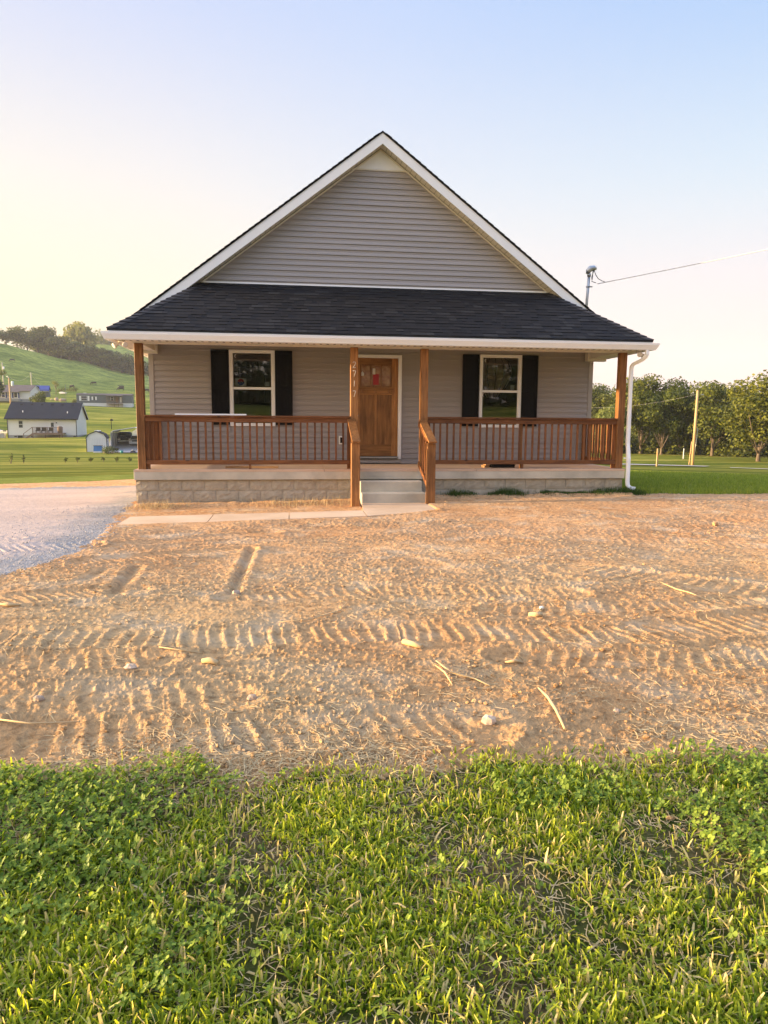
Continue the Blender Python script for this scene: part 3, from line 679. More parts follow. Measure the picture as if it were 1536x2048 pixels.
    for q in xs: mu.box(max(q-.012, x0+.145), min(q+.012, x1-.145), yy-.009, y+.02, 1.60, 2.0)
    B(mu, 'glazing_bar', 'door_z', parent=d)
    for a, b in zip(xs[:-1], xs[1:]): B(MB().box(a+.012, b-.012, y+.012, y+.016, 1.60, 2.0), 'pane', 'amber_refl', parent=d)
    B(MB().box(4.43, 4.485, y-.004, y-.002, 1.83, 1.95), 'tag', 'almond', parent=d)
    B(MB().box(4.44, 4.56, y+.0075, y+.0105, 1.62, 1.84), 'warning_sheet', 'red', parent=d)
    B(MB().prism([(4.19, 1.80), (4.25, 1.80), (4.255, 1.85), (4.22, 1.89), (4.185, 1.85)], 'y', y-.001, y+.003), 'sticker', 'paper', parent=d)
    B(MB().lathe([(.012, 0), (.012, -.03), (.026, -.04), (.032, -.055), (.028, -.07), (.012, -.076)], (4.105, yy, .985), axis='y').lathe([(.033, 0), (.033, -.008)], (4.105, yy, .985), axis='y'), 'handle', 'chrome', parent=d)
    B(MB().lathe([(.03, 0), (.03, -.014), (.022, -.02), (.01, -.022)], (4.105, yy, 1.115), axis='y'), 'deadbolt', 'chrome', parent=d)
    B(MB().box(3.735, 3.835, D0-.05, D0-.005, .40, .575).box(3.75, 3.815, D0-.065, D0-.045, .415, .56), 'outlet_cover', 'white', bevel=.004)
    B(MB().box(3.758, 3.800, D0-.069, D0-.066, .43, .545), 'outlet', 'shutter')
    # --- porch posts
    for i, x in enumerate((.06, 3.845, 5.145, 8.993)):
        p = B(MB().box(x, x+.136, .10, .236, .0005, 2.205), 'porch_post', 'post_z', origin=(x+.068, .168, 0), bevel=.005)
        if i == 1:
            p['label'] = 'post carrying the white house number'
            G7 = [(0, 1), (.55, 1), (.62, .95), (.25, 0)]
            G2 = [(0, .78), (.06, .93), (.25, 1), (.5, .95), (.58, .78), (.45, .5), (.1, .12), (0, .0), (.2, .06), (.4, .0), (.62, .04)]
            G1 = [(.35, 1), (.3, 0)]
            for g, zc in ((G2, 1.945), (G7, 1.785), (G1, 1.61), (G7, 1.425)):
                m = MB(); m.tube([(x+.040+a*.085, .0975, zc-.105+b*.105) for a, b in g], .0042, 6)
                B(m, 'house_number', 'digit', parent=p)
    # --- porch beam, soffits, ceiling
    B(MB().box(.03, WX-.03, .075, .26, 2.206, 2.40).box(.03, .16, .26, D0-.03, 2.206, 2.40).box(WX-.16, WX-.03, .26, D0-.03, 2.206, 2.40).box(-.22, .19, D0-.17, D0-.03, 2.16, 2.37).box(WX-.19, WX+.22, D0-.17, D0-.03, 2.16, 2.37), 'porch_beam', 'almond')
    B(MB().box(.165, WX-.165, .262, D0-.002, 2.395, 2.41), 'porch_ceiling', 'almond')
    sf = MB(); q = -.24
    while q < WX+.23: sf.box(q, min(q+.198, WX+.24), -.249, .074, 2.222, 2.232); q += .2035
    for s in (0, 1):
        yy = .075
        while yy < 13.7:
            x0, x1 = ((-.24, -.004) if s == 0 else (WX+.004, WX+.24)); 
            if yy < D0: x0, x1 = ((-.24, .029) if s == 0 else (WX-.029, WX+.24))
            sf.box(x0, x1, yy, min(yy+.198, 13.78), 2.222, 2.232); yy += .2035
    B(sf, 'soffit', 'almond')
    gv = MB(); q = -.2
    while q < WX+.2: gv.box(q, q+.04, -.19, -.16, 2.2195, 2.2215); gv.box(q, q+.04, -.12, -.09, 2.2195, 2.2215); q += .12
    B(gv, 'soffit_vent', 'groove')
    # fascia, drip edge and gutter
    B(MB().box(-.26, WX+.26, -.262, -.25, 2.215, 2.36).box(-.262, -.25, -.25, 13.8, 2.215, 2.36).box(WX+.25, WX+.262, -.25, 13.8, 2.215, 2.36).box(-.27, WX+.27, -.285, -.262, 2.352, 2.385), 'fascia', 'white')
    prof = [(0, .12), (0, 0), (.070, 0), (.078, .022), (.108, .082), (.112, .118), (.104, .118), (.10, .085), (.070, .026), (.064, .008), (.008, .008), (.008, .12)]
    path = lambda o: [(-.262-o, 13.8), (-.262-o, -.262-o), (WX+.262+o, -.262-o), (WX+.262+o, 13.8)]
    vs = []
    for o, h in prof: vs += [(x, y, 2.222+h) for x, y in path(o)]
    n = len(prof); gt = MB().add(vs, [(i*4+k, i*4+k+1, ((i+1) % n)*4+k+1, ((i+1) % n)*4+k) for i in range(n) for k in range(3)])
    B(gt, 'gutter', 'white')
    # downspout at the right corner
    def sweep(path, w, h):
        m = MB(); path = [Vector(p) for p in path]; vs = []
        for i, p in enumerate(path):
            d = (path[min(i+1, len(path)-1)]-path[max(i-1, 0)]).normalized(); side = Vector((0, 1, 0)); u = d.cross(side).normalized()
            for a, b in ((-1, -1), (-.6, -1.12), (.6, -1.12), (1, -1), (1, 1), (.6, 1.12), (-.6, 1.12), (-1, 1)): vs.append(p+u*(a*w/2)+side*(b*h/2))
        k = 8; fs = [(i*k+j, i*k+(j+1) % k, (i+1)*k+(j+1) % k, (i+1)*k+j) for i in range(len(path)-1) for j in range(k)]
        return m.add(vs, fs+[tuple(range(k))[::-1], tuple((len(path)-1)*k+j for j in range(k))])
    sp = sweep([(9.31, -.30, 2.24), (9.31, -.30, 2.14), (9.30, -.28, 2.10), (9.27, -.22, 2.05), (9.22, -.10, 2.005), (9.195, -.03, 1.985), (9.183, .015, 1.95), (9.183, .03, 1.90), (9.183, .03, 1.05)], .062, .05)
    sp2 = sweep([(9.183, .029, 1.06), (9.183, .029, .50), (9.183, -.03, .2), (9.183, -.035, -.25), (9.19, -.04, -.31), (9.215, -.05, -.345), (9.25, -.06, -.365), (9.32, -.07, -.375)], .065, .053)
    dsp = B(sp, 'downspout', 'white'); B(sp2, 'elbow', 'white', parent=dsp)
    B(MB().box(9.13, 9.15, .05, .06, .19, .22).box(9.145, 9.222, -.012, .056, .195, .215), 'bracket', 'white', parent=dsp)
    # floodlights
    for sx, x, y in ((1, -.10, -.12), (-1, WX+.10, -.12)):
        fl = B(MB().lathe([(.05, 0), (.05, -.02), (.03, -.03)], (x, y, 2.222)), 'floodlight', 'almond')
        if sx == 1:
            hs = [((x-.04, y, 2.18), (-.55, -.45, -.5)), ((x+.05, y-.02, 2.18), (.35, -.8, -.4))]
        else: hs = [((x+.0, y-.02, 2.18), (-.3, -.8, -.35)), ((x+.05, y+.02, 2.18), (.6, .3, -.4))]
        for c, d in hs:
            c, d = Vector(c), Vector(d).normalized()
            B(MB().tube([c-d*.02, c+d*.03, c+d*.07, c+d*.10, c+d*.115, c+d*.118], [.016, .022, .036, .048, .046, .03], 14), 'lamp_head', 'lamp_glass', parent=fl)
    # --- porch roof with individual shingle tabs
    def field(name, A, Bv, Cc, Dd, rows, seed):
        # A,B eave left/right; D,C top left/right
        A, Bv, Cc, Dd = map(Vector, (A, Bv, Cc, Dd)); n = (Bv-A).cross(Dd-A).normalized()
        if n.z < 0: n = -n
        rr = random.Random(seed); V = []; F = []; T = []
        ex = (Bv-A).normalized()
        def quad(p, tint):
            b = len(V); V.extend(p); F.append((b, b+1, b+2, b+3)); T.extend([tint]*4)
        for r in range(rows):
            t0, t1 = r/rows, min((r+1.12)/rows, 1.0)
            L0, R0 = A.lerp(Dd, t0), Bv.lerp(Cc, t0); L1, R1 = A.lerp(Dd, t1), Bv.lerp(Cc, t1)
            w0 = (R0-L0).length; base = rr.uniform(.2, .5)
            s = 0.0
            hb = .010
            quad([L0+n*.006, R0+n*.006, R1+n*.001, L1+n*.001], .05)
            while s < w0:
                w = rr.choice((.09, .14, .18, .22, .27)); e = min(s+w, w0)
                hi = rr.random() < .55; h = .015 if hi else .0085; tint = rr.random()**1.6 if hi else rr.uniform(0, .45)
                f0, f1 = s/w0, e/w0; g = .003
                a0, b0 = L0+ex*(s+g)-n*0, L0+ex*(e-g)
                # top corners clipped to the sloping edges
                a1 = L1+ex*min(max(((L0-L1).dot(ex)+s+g), 0), (R1-L1).length); b1 = L1+ex*min(max(((L0-L1).dot(ex)+e-g), 0), (R1-L1).length)
                quad([a0+n*h, b0+n*h, b1+n*(h*.35), a1+n*(h*.35)], tint)
                quad([a0+n*.004, b0+n*.004, b0+n*h, a0+n*h], tint*.6)
                s = e
        return npmesh(name, [tuple(v-Vector(H['_w'])) for v in V], F, M['shingle'], tint=T, parent=H)
    EL, ER, TR, TL = (-.285, -.295, 2.388), (WX+.285, -.295, 2.388), (WX-1.06, D0, 3.548), (1.06, D0, 3.548)
    field('porch_roof', EL, ER, TR, TL, 17, 11)
    field('side_roof', (-.285, 3.6, 2.388), EL, TL, (1.06, 3.6, 3.548), 13, 12); field('side_roof', ER, (WX+.285, 3.6, 2.388), (WX-1.06, 3.6, 3.548), TR, 13, 13)
    B(MB().add([EL, ER, TR, TL, (EL[0], EL[1], 2.362), (ER[0], ER[1], 2.362), (TR[0], TR[1], 3.49), (TL[0], TL[1], 3.49)], [(0, 1, 5, 4), (4, 5, 6, 7)]), 'roof_deck', 'dark')
    M['hipcap'] = pm('hip_cap', (.040, .038, .042), (.018, .018, .022), 8, .9, .4, 200, .002)
    for a, b, s in ((EL, TL, 1), (ER, TR, -1)):
        hc = MB(); a, b = Vector(a), Vector(b); n = 17
        up = Vector((-s*.35, -.3, .9)).normalized()
        for i in range(n):
            p, q = a.lerp(b, i/n), a.lerp(b, min((i+1.15)/n, 1)); h0, h1 = .030, .012
            d1 = Vector((s*.145, 0, .002)); 
            # two wings, one on each roof plane
            w1 = Vector((s*.14, 0, -.0)); w2 = Vector((0, .14, 0))
            f = Vector((s*.14, 0.0, 0.0)); g = Vector((0, .14*1.0, 0.0))
            hc.add([p+up*h0, q+up*h1, q+f+up*(h1-.004), p+f+up*(h0-.006), q+g+up*(h1-.004), p+g+up*(h0-.006), p+Vector((0, 0, .0)), p+f, p+g], [(0, 3, 2, 1), (0, 1, 4, 5), (6, 7, 3, 0), (6, 0, 5, 8)])
        B(hc, 'hip_cap', 'hipcap')
    B(MB().box(1.09, WX-1.09, D0-.03, D0-.006, 3.545, 3.575), 'flashing', 'white')
    # --- main roof
    rz = lambda x: 6.43-.75*abs(x-4.57); mr = MB()
    for s in (-1, 1):
        xe = 4.57+s*4.87; poly = [(4.57, 6.43), (xe, rz(xe)), (xe, rz(xe)-.035), (4.57, 6.395)]
        if s < 0: poly = poly[::-1]
        mr.prism(poly, 'y', 1.395, 14.1)
        r3 = random.Random(8+s); i = 0
        L = 4.87*1.25; n = int(L/.143)
        for i in range(n):       # stepped shingle courses along the rake
            xa, xb = 4.57+s*(4.87-i*.1144), 4.57+s*(4.87-(i+1)*.1144)
            o = r3.uniform(0, .008)
            mr.add([(xa, 1.385-o, rz(xa)+.016), (xb, 1.385-o, rz(xb)+.004), (xb, 14.1, rz(xb)+.004), (xa, 14.1, rz(xa)+.016), (xa, 1.385-o, rz(xa)-.004), (xb, 1.385-o, rz(xb)-.004)], [(0, 1, 2, 3), (0, 4, 5, 1)])
    rf = B(mr, 'main_roof', 'shingle')
    rk = MB(); so = MB(); sg = MB(); jc = MB()
    for s in (-1, 1):
        xe = 4.57+s*4.87
        rk.prism([(4.57, 6.395), (xe, rz(xe)-.035), (xe, rz(xe)-.235), (4.57, 6.195)][::s], 'y', 1.41, 1.432)
        t = 0.0; L = 4.55
        while t < L:
            a, b = 4.57+s*t, 4.57+s*min(t+.094, L)
            so.add([(a, 1.432, rz(a)-.215), (b, 1.432, rz(b)-.215), (b, D0+.004, rz(b)-.215), (a, D0+.004, rz(a)-.215)], [(0, 1, 2, 3)])
            t += .0985
        sg.add([(4.57, 1.432, 6.22), (4.57+s*L, 1.432, rz(4.57+s*L)-.21), (4.57+s*L, D0, rz(4.57+s*L)-.21), (4.57, D0, 6.22)], [(0, 1, 2, 3)])
        jc.prism([(4.57, 6.2), (4.57+s*4.0, 6.2-3.0), (4.57+s*4.0, 6.165-3.0), (4.57, 6.165)][::s], 'y', D0-.026, D0-.012)
    B(rk, 'rake_fascia', 'white'); B(so, 'rake_soffit', 'almond'); B(sg, 'soffit_backing', 'groove'); B(jc, 'rake_trim', 'almond')
    B(MB().prism([(0, 2.4), (WX, 2.4), (WX, rz(WX)-.3), (4.57, 6.1), (0, rz(0)-.3)], 'y', D0+.02, D0+.05).box(0, WX, 13.6, 13.69, 2.4, 3.0), 'attic_wall', 'dark')
    # --- service mast
    mt = B(MB().tube([(9.29, 2.6, 2.75), (9.32, 2.6, 3.6), (9.345, 2.6, 4.13)], .031, 12), 'service_mast', 'metal')
    B(MB().tube([(9.343, 2.6, 4.09), (9.346, 2.6, 4.15)], .042, 12), 'collar', 'metal', parent=mt)
    wh = MB(); c0 = Vector((9.345, 2.6, 4.15))
    wh.tube([c0+Vector((-.03, 0, .0)), c0+Vector((-.02, -.0, .06)), c0+Vector((.03, -.0, .115)), c0+Vector((.10, -.0, .125)), c0+Vector((.145, 0, .10)), c0+Vector((.15, 0, .085))], [.045, .058, .066, .058, .040, .02], 12)
    B(wh, 'weatherhead', 'metal', parent=mt)
    B(MB().tube([(9.333, 2.6, 3.86), (9.333, 2.6, 3.885)], .045, 10).box(9.36, 9.43, 2.585, 2.615, 3.86, 3.885), 'strap', 'metal', parent=mt)
    B(MB().tube([(9.46, 2.6, 4.22), (9.49, 2.58, 4.13), (9.54, 2.55, 4.04), (9.60, 2.5, 3.99), (9.66, 2.47, 3.96)], .008, 6).tube([(9.43, 2.6, 4.22), (9.42, 2.58, 4.12), (9.40, 2.55, 4.03), (9.38, 2.52, 3.97), (9.47, 2.5, 3.94)], .008, 6).tube([(9.45, 2.6, 4.22), (9.40, 2.58, 4.08), (9.38, 2.53, 4.02)], .007, 6), 'conductor', 'rubber', parent=mt)
    # --- railings
    def rail_front(x0, x1, mids):
        r = B(MB().box(x0+.001, x1-.001, .115, .153, .845, .935).box(x0+.001, x1-.001, .075, .205, .937, .965), 'railing', 'wood_x', origin=((x0+x1)/2, .14, .0), bevel=.003)
        B(MB().box(x0+.001, x1-.001, .115, .153, .085, .165), 'bottom_rail', 'wood_x', parent=r, bevel=.003)
        n = round((x1-x0)/.1285)-1; g = (x1-x0)/(n+1)
        for i in range(1, n+1):
            x = x0+g*i+random.uniform(-.004, .004); w = .017; 
            B(MB().box(x-w, x+w, .154, .188, .095, .936), 'baluster', 'wood_z', parent=r, origin=(x, .17, .1), bevel=.002)
        for x in mids: B(MB().box(x-.02, x+.02, .118, .15, .0005, .084), 'foot', 'wood_z', parent=r, origin=(x, .13, 0))
        for x in (x0+.03, x1-.03): B(MB().box(x-.028, x+.028, .16, .20, .0005, .936), 'end_stud', 'wood_z', parent=r, origin=(x, .18, 0))
    rail_front(.197, 3.844, (2.02,)); rail_front(5.282, 8.992, (7.13,))
    B(MB().box(7.10, 7.14, .19, .23, .0005, .936), 'rail_brace', 'post_z', origin=(7.12, .2, 0))
    for s in (0, 1):
        X = (lambda v: v) if s == 0 else (lambda v: WX-v); b2 = lambda a, b: (min(a, b), max(a, b))
        xa, xb = b2(X(.10), X(.138)); xc, xd = b2(X(.075), X(.215))
        r = B(MB().box(xa, xb, .237, D0-.017, .845, .935).box(xc, xd, .237, D0-.017, .937, .965), 'railing', 'wood_y', origin=(X(.12), 1, 0), bevel=.003)
        xe, xf = b2(X(.10), X(.138)); B(MB().box(xe, xf, .237, D0-.017, .085, .165), 'bottom_rail', 'wood_y', parent=r, bevel=.003)
        n = 10
        for i in range(1, n+1):
            y = .237+(D0-.25)/(n+1)*i; p, q = b2(X(.139), X(.173)); B(MB().box(p, q, y-.017, y+.017, .095, .936), 'baluster', 'wood_z', parent=r, origin=((p+q)/2, y, .1), bevel=.002)
        p, q = b2(X(.14), X(.19)); B(MB().box(p, q, D0-.06, D0-.018, .0005, .936), 'end_stud', 'wood_z', parent=r, origin=((p+q)/2, D0, 0))
    # stair rails
    for x, mir in ((3.78, -1), (5.10, 1)):
        p = B(MB().box(x, x+.145, -.87, -.735, -.62, .505), 'stair_post', 'post_z', origin=(x+.07, -.8, -.6), bevel=.005)
        r = B(MB().bar((x+.078, .09, .90), (x+.078, -.93, .525), .145, .034), 'stair_railing', 'post_y' if mir > 0 else 'post_y', origin=(x+.07, -.4, .7), bevel=.003)
        xi = x+.02 if mir > 0 else x+.125
        B(MB().bar((xi, .10, .83), (xi, -.735, .52), .036, .085).bar((xi, .10, .10), (xi, -.735, -.21), .036, .085), 'side_rail', 'wood_y', parent=r, bevel=.002)
        for i in range(1, 5):
            y = .10-.167*i; zt_ = .83-.371*(.10-y)-.02; B(MB().box(xi+.019, xi+.052, y-.017, y+.017, zt_-.72, zt_), 'baluster', 'wood_z', parent=r, origin=(xi, y, zt_-.72))
        
    return H
house()

# loose things on the porch
M['pine'] = wood('pale_pine', 'x', (.42, .24, .10), (.62, .40, .20), .7)
mb = MB().bar((1.56, .42, .02), (2.52, .34, .02), .085, .036)
tag(mb.build('board', M['pine']), 'pale offcut of lumber lying on the porch floor under the left front railing', 'board')
mb = MB().box(.72, 1.97, .095, .14, .9665, .978).box(.72, 1.97, .095, .103, .978, .992)
tag(mb.build('trim_strip', M['white'], bevel=.001), 'long white trim strip resting on top of the left front railing', 'trim strip')
sk = MB()
for i in range(3): sk.box(6.60+.01*i, 7.06+.008*i, .36, .72, .002+i*.03, .028+i*.03)
tag(sk.build('panel_stack', M['shutter'], bevel=.003), 'low stack of flat black panels on the porch floor behind the right front railing', 'panels')
for i, (x, y, w) in enumerate(((6.47, .42, .10), (6.50, .44, .09))):
    tag(MB().box(x, x+w, y, y+.22, .002+i*.042, .040+i*.042).build('wood_block', M['pine']), ['short wood block lying on the porch floor beside the black panels', 'short wood block laid on top of another beside the black panels'][i], 'wood block')
# furnishings and a ribbed form seen in the glass
kc = thing('kitchen_cabinet', (2.3, 5.1, .1), 'tan kitchen cabinets seen dimly through the left front window', 'cabinet')
cb = MB()
for i in range(5): cb.box(.9+i*.62, 1.50+i*.62, 5.0, 5.38, 1.30, 2.15)
cb.build('wall_cabinet', M['cabinet'], kc); MB().box(.9, 4.0, 4.8, 5.38, .1, .95).build('base_cabinet', M['cabinet'], kc); MB().box(.88, 4.02, 4.77, 5.38, .952, .99).build('countertop', M['dark'], kc)
M['ribbed'] = pm('ribbed_tan', (.50, .40, .28), rough=.8)
bl = thing('ribbed_form', (7.15, 2.3, 1.45), 'large tan ribbed balloon-shaped shade seen behind the upper pane of the right front window', 'decoration')  # body given to an unidentified balloon outline in the pane
prof = [(.12, 1.40), (.20, 1.50), (.32, 1.68), (.40, 1.85), (.42, 1.98), (.38, 2.12), (.28, 2.24), (.1, 2.30)]
sh = MB(); sh.lathe([(r, z) for r, z in prof], (7.16, 2.42, 0), 28); sh.build('form', M['ribbed'], bl)
for k in range(14):
    a = 2*math.pi*k/14+.1; MB().tube([(7.16+(r+.004)*math.cos(a), 2.42+(r+.004)*math.sin(a), z) for r, z in prof], .006, 5).build('rib', M['groove'], bl)
MB().tube([(7.16, 2.42, 2.30), (7.16, 2.42, 2.50)], .008, 6).build('cord', M['dark'], bl)
idr = thing('interior_door', (7.0, 5.3, .1), 'two-panel inner door standing dim behind the lower pane of the right front window', 'door')
MB().box(6.5, 7.5, 5.34, 5.38, .11, 1.95).build('door_leaf', M['cabinet'], idr); MB().box(6.6, 6.98, 5.325, 5.338, .3, 1.3).build('panel', M['room'], idr); MB().box(7.05, 7.42, 5.325, 5.338, .3, 1.3).build('panel', M['room'], idr)

M['palewire'] = pm('pale_wire', (.62, .60, .60), rough=.6)
# service cable: from the mast out to the right
pts = []; a = Vector((9.50, 2.5, 3.92)); b = Vector((26, -12.5, 6.9))
v = ray(1536, 505); 
for i in range(25):
    t = i/24; p = a.lerp(b, t); p.z -= 1.0*t*(1-t); pts.append(p)
tag(MB().tube(pts, .008, 6).build('service_cable', M['palewire']), 'overhead service cable running from the roof mast up to the right', 'cable')

# ------------------------------------------------------------------ vegetation builders
M['leaf'] = foliage('leaves', (.020, .036, .006), (.13, .15, .020), .28)
M['leaf_far'] = foliage('leaves_far', (.022, .042, .014), (.13, .155, .035), .25)
M['leaf_pale'] = foliage('leaves_pale', (.06, .09, .025), (.22, .24, .06), .3)
M['bark'] = pm('bark', (.26, .20, .14), (.12, .09, .06), 4, .9, .5, 20, .03, stretch=(1, 1, .3))
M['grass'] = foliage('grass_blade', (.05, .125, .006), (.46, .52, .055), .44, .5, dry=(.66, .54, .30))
M['clover'] = foliage('clover_leaf', (.06, .13, .015), (.38, .46, .08), .42, .5)
M['straw'] = pm('straw', (.66, .50, .26), (.42, .29, .14), 30, .8)
M['lawn_blade'] = foliage('lawn_blade', (.10, .17, .02), (.36, .40, .06), .35, .6, dry=(.36, .32, .12))

def quads(c, nrm, size, r, asp=.7):
    """leaf-sized quads at c facing nrm"""
    n = len(c); a = r.normal(size=(n, 3)); a -= nrm*(a*nrm).sum(1)[:, None]; a /= np.linalg.norm(a, axis=1)[:, None]+1e-9
    b = np.cross(nrm, a); s = size[:, None]
    V = np.stack([c-a*s*.5, c+b*s*.5*asp, c+a*s*.5, c-b*s*.5*asp], 1).reshape(-1, 3)
    return V, np.arange(n*4).reshape(-1, 4)
def crown_mesh(H, Rr, z0, n, leaf, seed, mat, lobes=16, squash=1.0, tvar=.2):
    r = np.random.default_rng(seed); C = []; NR = []; T = []; hz = (H-z0)/2; cz = z0+hz
    L = []
    for i in range(lobes):
        d = r.normal(size=3); d /= np.linalg.norm(d); k = r.uniform(.35, .78)
        L.append((np.array([d[0]*Rr*k, d[1]*Rr*k, cz+d[2]*hz*k*1.05]), r.uniform(.24, .42)*Rr, r.uniform(-tvar, tvar)))
    L.append((np.array([0, 0, cz]), .55*Rr, -.1))
    w = np.array([l[1]**2 for l in L]); w = (w/w.sum()*n).astype(int)
    for (c, rad, tb), k in zip(L, w):
        d = r.normal(size=(k, 3)); d /= np.linalg.norm(d, axis=1)[:, None]
        f = r.beta(4, 1.5, k)*1.08; ns = vn(d[:,0]*2.2+seed+c[0], d[:,2]*2.2+c[2], 5)*.5+.72
        p = c+d*(rad*f*ns)[:, None]*np.array([1, 1, .8*squash])
        keep = p[:, 2] > z0-.2
        p, d = p[keep], d[keep]
        nn = d*.9+r.normal(size=p.shape)*.55+np.array([0, 0, .25]); nn /= np.linalg.norm(nn, axis=1)[:, None]
        C.append(p); NR.append(nn); T.append(np.clip(.42+tb+r.normal(size=len(p))*.2+vn(p[:,0]*1.1, p[:,2]*1.1, seed)*.25-.1, 0, 1))
    C = np.concatenate(C); NR = np.concatenate(NR); T = np.concatenate(T)
    V, F = quads(C, NR, leaf*r.uniform(.6, 1.3, len(C)), r, .75)
    return npmesh('__mesh', V, F, mat, tint=np.repeat(T, 4)), L
def trunk_mb(H, r0, z0, L, seed, bend=.3):
    rr = random.Random(seed); mb = MB(); top = H*.72
    pts = [(rr.uniform(-bend, bend)*t*1.2, rr.uniform(-bend, bend)*t, -.2+(top+.2)*t) for t in (0, .12, .3, .55, .8, 1)]
    pts[0] = (0, 0, -.2); mb.tube(pts, [r0*1.5, r0*1.0, r0*.85, r0*.6, r0*.35, r0*.12], 8)
    for c, rad, _ in L[:9]:
        k = rr.choice((1, 2, 3)); p = Vector(pts[k]); q = Vector(c); m = p.lerp(q, .5)+Vector((0, 0, -.1*H*.3)); mb.tube([p, m, q], [r0*.45, r0*.28, r0*.08], 6)
    return mb
M['bark_dark'] = pm('bark_dark', (.10, .08, .06), rough=.9)
def tree(H, Rr, z0, n, leaf, seed, mat, name='tree', r0=.22, bark='bark', **k):
    me, L = crown_mesh(H, Rr, z0, n, leaf, seed, M[mat], **k)
    t = thing(name, (0, 0, 0), 'tree', 'tree')
    trunk_mb(H, r0, z0, L, seed).build('trunk', M[bark], t)
    me.name = 'crown'; o = bpy.data.objects.new('crown', me); COL.objects.link(o); o.parent = t
    return t
_used = set()
def place(proto, loc, s=(1, 1, 1), rz=0, label=None, group=None, cat=None):
    if proto.name not in _used: o = proto; _used.add(proto.name)
    else: o = copy_tree(proto)
    o.location = loc; o.scale = s; o.rotation_euler = (0, 0, rz)
    if label: o['label'] = label
    if group: o['group'] = group
    if cat: o['category'] = cat
    return o

M['bark_mid'] = pm('bark_mid', (.20, .155, .11), (.08, .06, .045), 5, .9, .5, 20, .03, stretch=(1, 1, .3))
# ---- trees beyond the right lawn
NT = [tree(10.8, 4.6, .9, 13000, .30, 101+i, 'leaf', lobes=26+2*i, r0=.17, tvar=.3, bark='bark_mid') for i in range(3)]
NT.append(tree(9.0, 4.2, 1.0, 8500, .30, 131, 'leaf_pale', lobes=18, r0=.15, bark='bark_mid'))
def px_w(w, D): return w*D/FPX
def tree_at(proto, H0, R0, px, D, top, wpx, label, group, rz=0, base=None):
    x, y, g = at(px, D)
    zt = CAM[2]+D*ray(px, top)[2]; s = (zt-g)/H0; w = px_w(wpx, D)/(2*R0)*(1.42 if px > 1000 else 1.28)
    return place(proto, (x, y, g), (w, w, s), rz, label, group)
RG = 'trees along the field edge right of the house'
spec = [(0, 10.5, 4.6, 1281, 92, 742, 92, 'tall leafy tree with yellowish top rising directly right of the white downspout', 1.0),
 (1, 10.5, 4.6, 1322, 90, 758, 74, 'bushy green tree with a bare straight trunk behind the low wooden marker post', 2.2),
 (2, 10.5, 4.6, 1357, 93, 751, 84, 'round-topped green tree just left of the bare wooden utility pole', 4.0),
 (0, 10.5, 4.6, 1424, 90, 757, 96, 'broad domed green tree just right of the bare wooden utility pole', 3.1),
 (1, 10.5, 4.6, 1474, 96, 758, 76, 'green tree squeezed between the broad domed tree and the tallest tree at the right edge', 5.1),
 (2, 10.5, 4.6, 1516, 78, 741, 118, 'tallest tree at the right edge of the view with a pale flared trunk', .6),
 (3, 9.0, 4.2, 1222, 88, 786, 54, 'pale yellow-green tree showing between the house corner and the right porch post', 1.9),
 (0, 10.5, 4.6, 1196, 118, 762, 78, 'dark green tree behind the right house corner, seen under the porch roof', 2.6),
 (1, 10.5, 4.6, 1592, 88, 752, 100, 'green tree cut off by the right edge of the view', 3.6),
 (2, 10.5, 4.6, 1392, 120, 789, 80, 'low distant tree in the gap behind the bare wooden utility pole', 1.1),
 (3, 9.0, 4.2, 1452, 112, 792, 70, 'pale tree half hidden behind the broad domed tree', .2)]
for k, H0, R0, px, D, top, w, lab, rz in spec: tree_at(NT[k], H0, R0, px, D, top, w, lab, RG, rz)

# undergrowth and far woods as masses
def scatter_bush(name, pts, n, leaf, seed, mat, label, cat):
    r = np.random.default_rng(seed); V = []; F = []; T = []; b = 0
    for (x, y, z, rx, rz) in pts:
        d = r.normal(size=(n, 3)); d /= np.linalg.norm(d, axis=1)[:, None]; f = r.beta(3, 1.2, n)[:, None]
        p = np.array([x, y, z+rz*.3])+d*f*np.array([rx, rx, rz]); p = p[p[:, 2] > z-.3]
        nn = r.normal(size=p.shape)*.7+np.array([0, 0, .3])+(p-np.array([x, y, z]))/max(rx, .1)*.6; nn /= np.linalg.norm(nn, axis=1)[:, None]
        v, f_ = quads(p, nn, leaf*r.uniform(.6, 1.4, len(p)), r, .8); V.append(v); F.append(f_+b); b += len(v); T.append(np.repeat(np.clip(r.normal(.35, .22, len(p)), 0, 1), 4))
    return tag(npmesh(name, np.concatenate(V), np.concatenate(F), M[mat], tint=np.concatenate(T)), label, cat, kind='stuff')
P_ = []
r = random.Random(4)
for i in range(64):
    px = 1186+i*6.8+r.uniform(-4, 4); D = r.uniform(91, 110); x, y, g = at(px, D); P_.append((x, y, g, r.uniform(1.6, 3.2), r.uniform(1.3, 3.8)))
scatter_bush('undergrowth', P_, 650, .32, 5, 'leaf', 'dense dark undergrowth filling the gaps below the trees on the right', 'undergrowth')
P_ = []
for i in range(60):
    px = 1150+i*8+r.uniform(-5, 5); D = r.uniform(230, 300); x, y, g = at(px, D); P_.append((x, y, g, r.uniform(5, 9), r.uniform(5, 9)))
scatter_bush('far_wood', P_, 200, 1.3, 6, 'leaf_far', 'distant wood behind the trees on the right', 'wood')
P_ = []
for i in range(44):
    px = 150+i*4+r.uniform(-3, 3); D = r.uniform(640, 760); x, y, g = at(px, D); P_.append((x, y, g, r.uniform(8, 13), r.uniform(8, 13)))
scatter_bush('far_wood', P_, 170, 2.2, 8, 'leaf_far', 'hazy wood on the farther ridge left of the porch roof', 'wood')
P_ = []
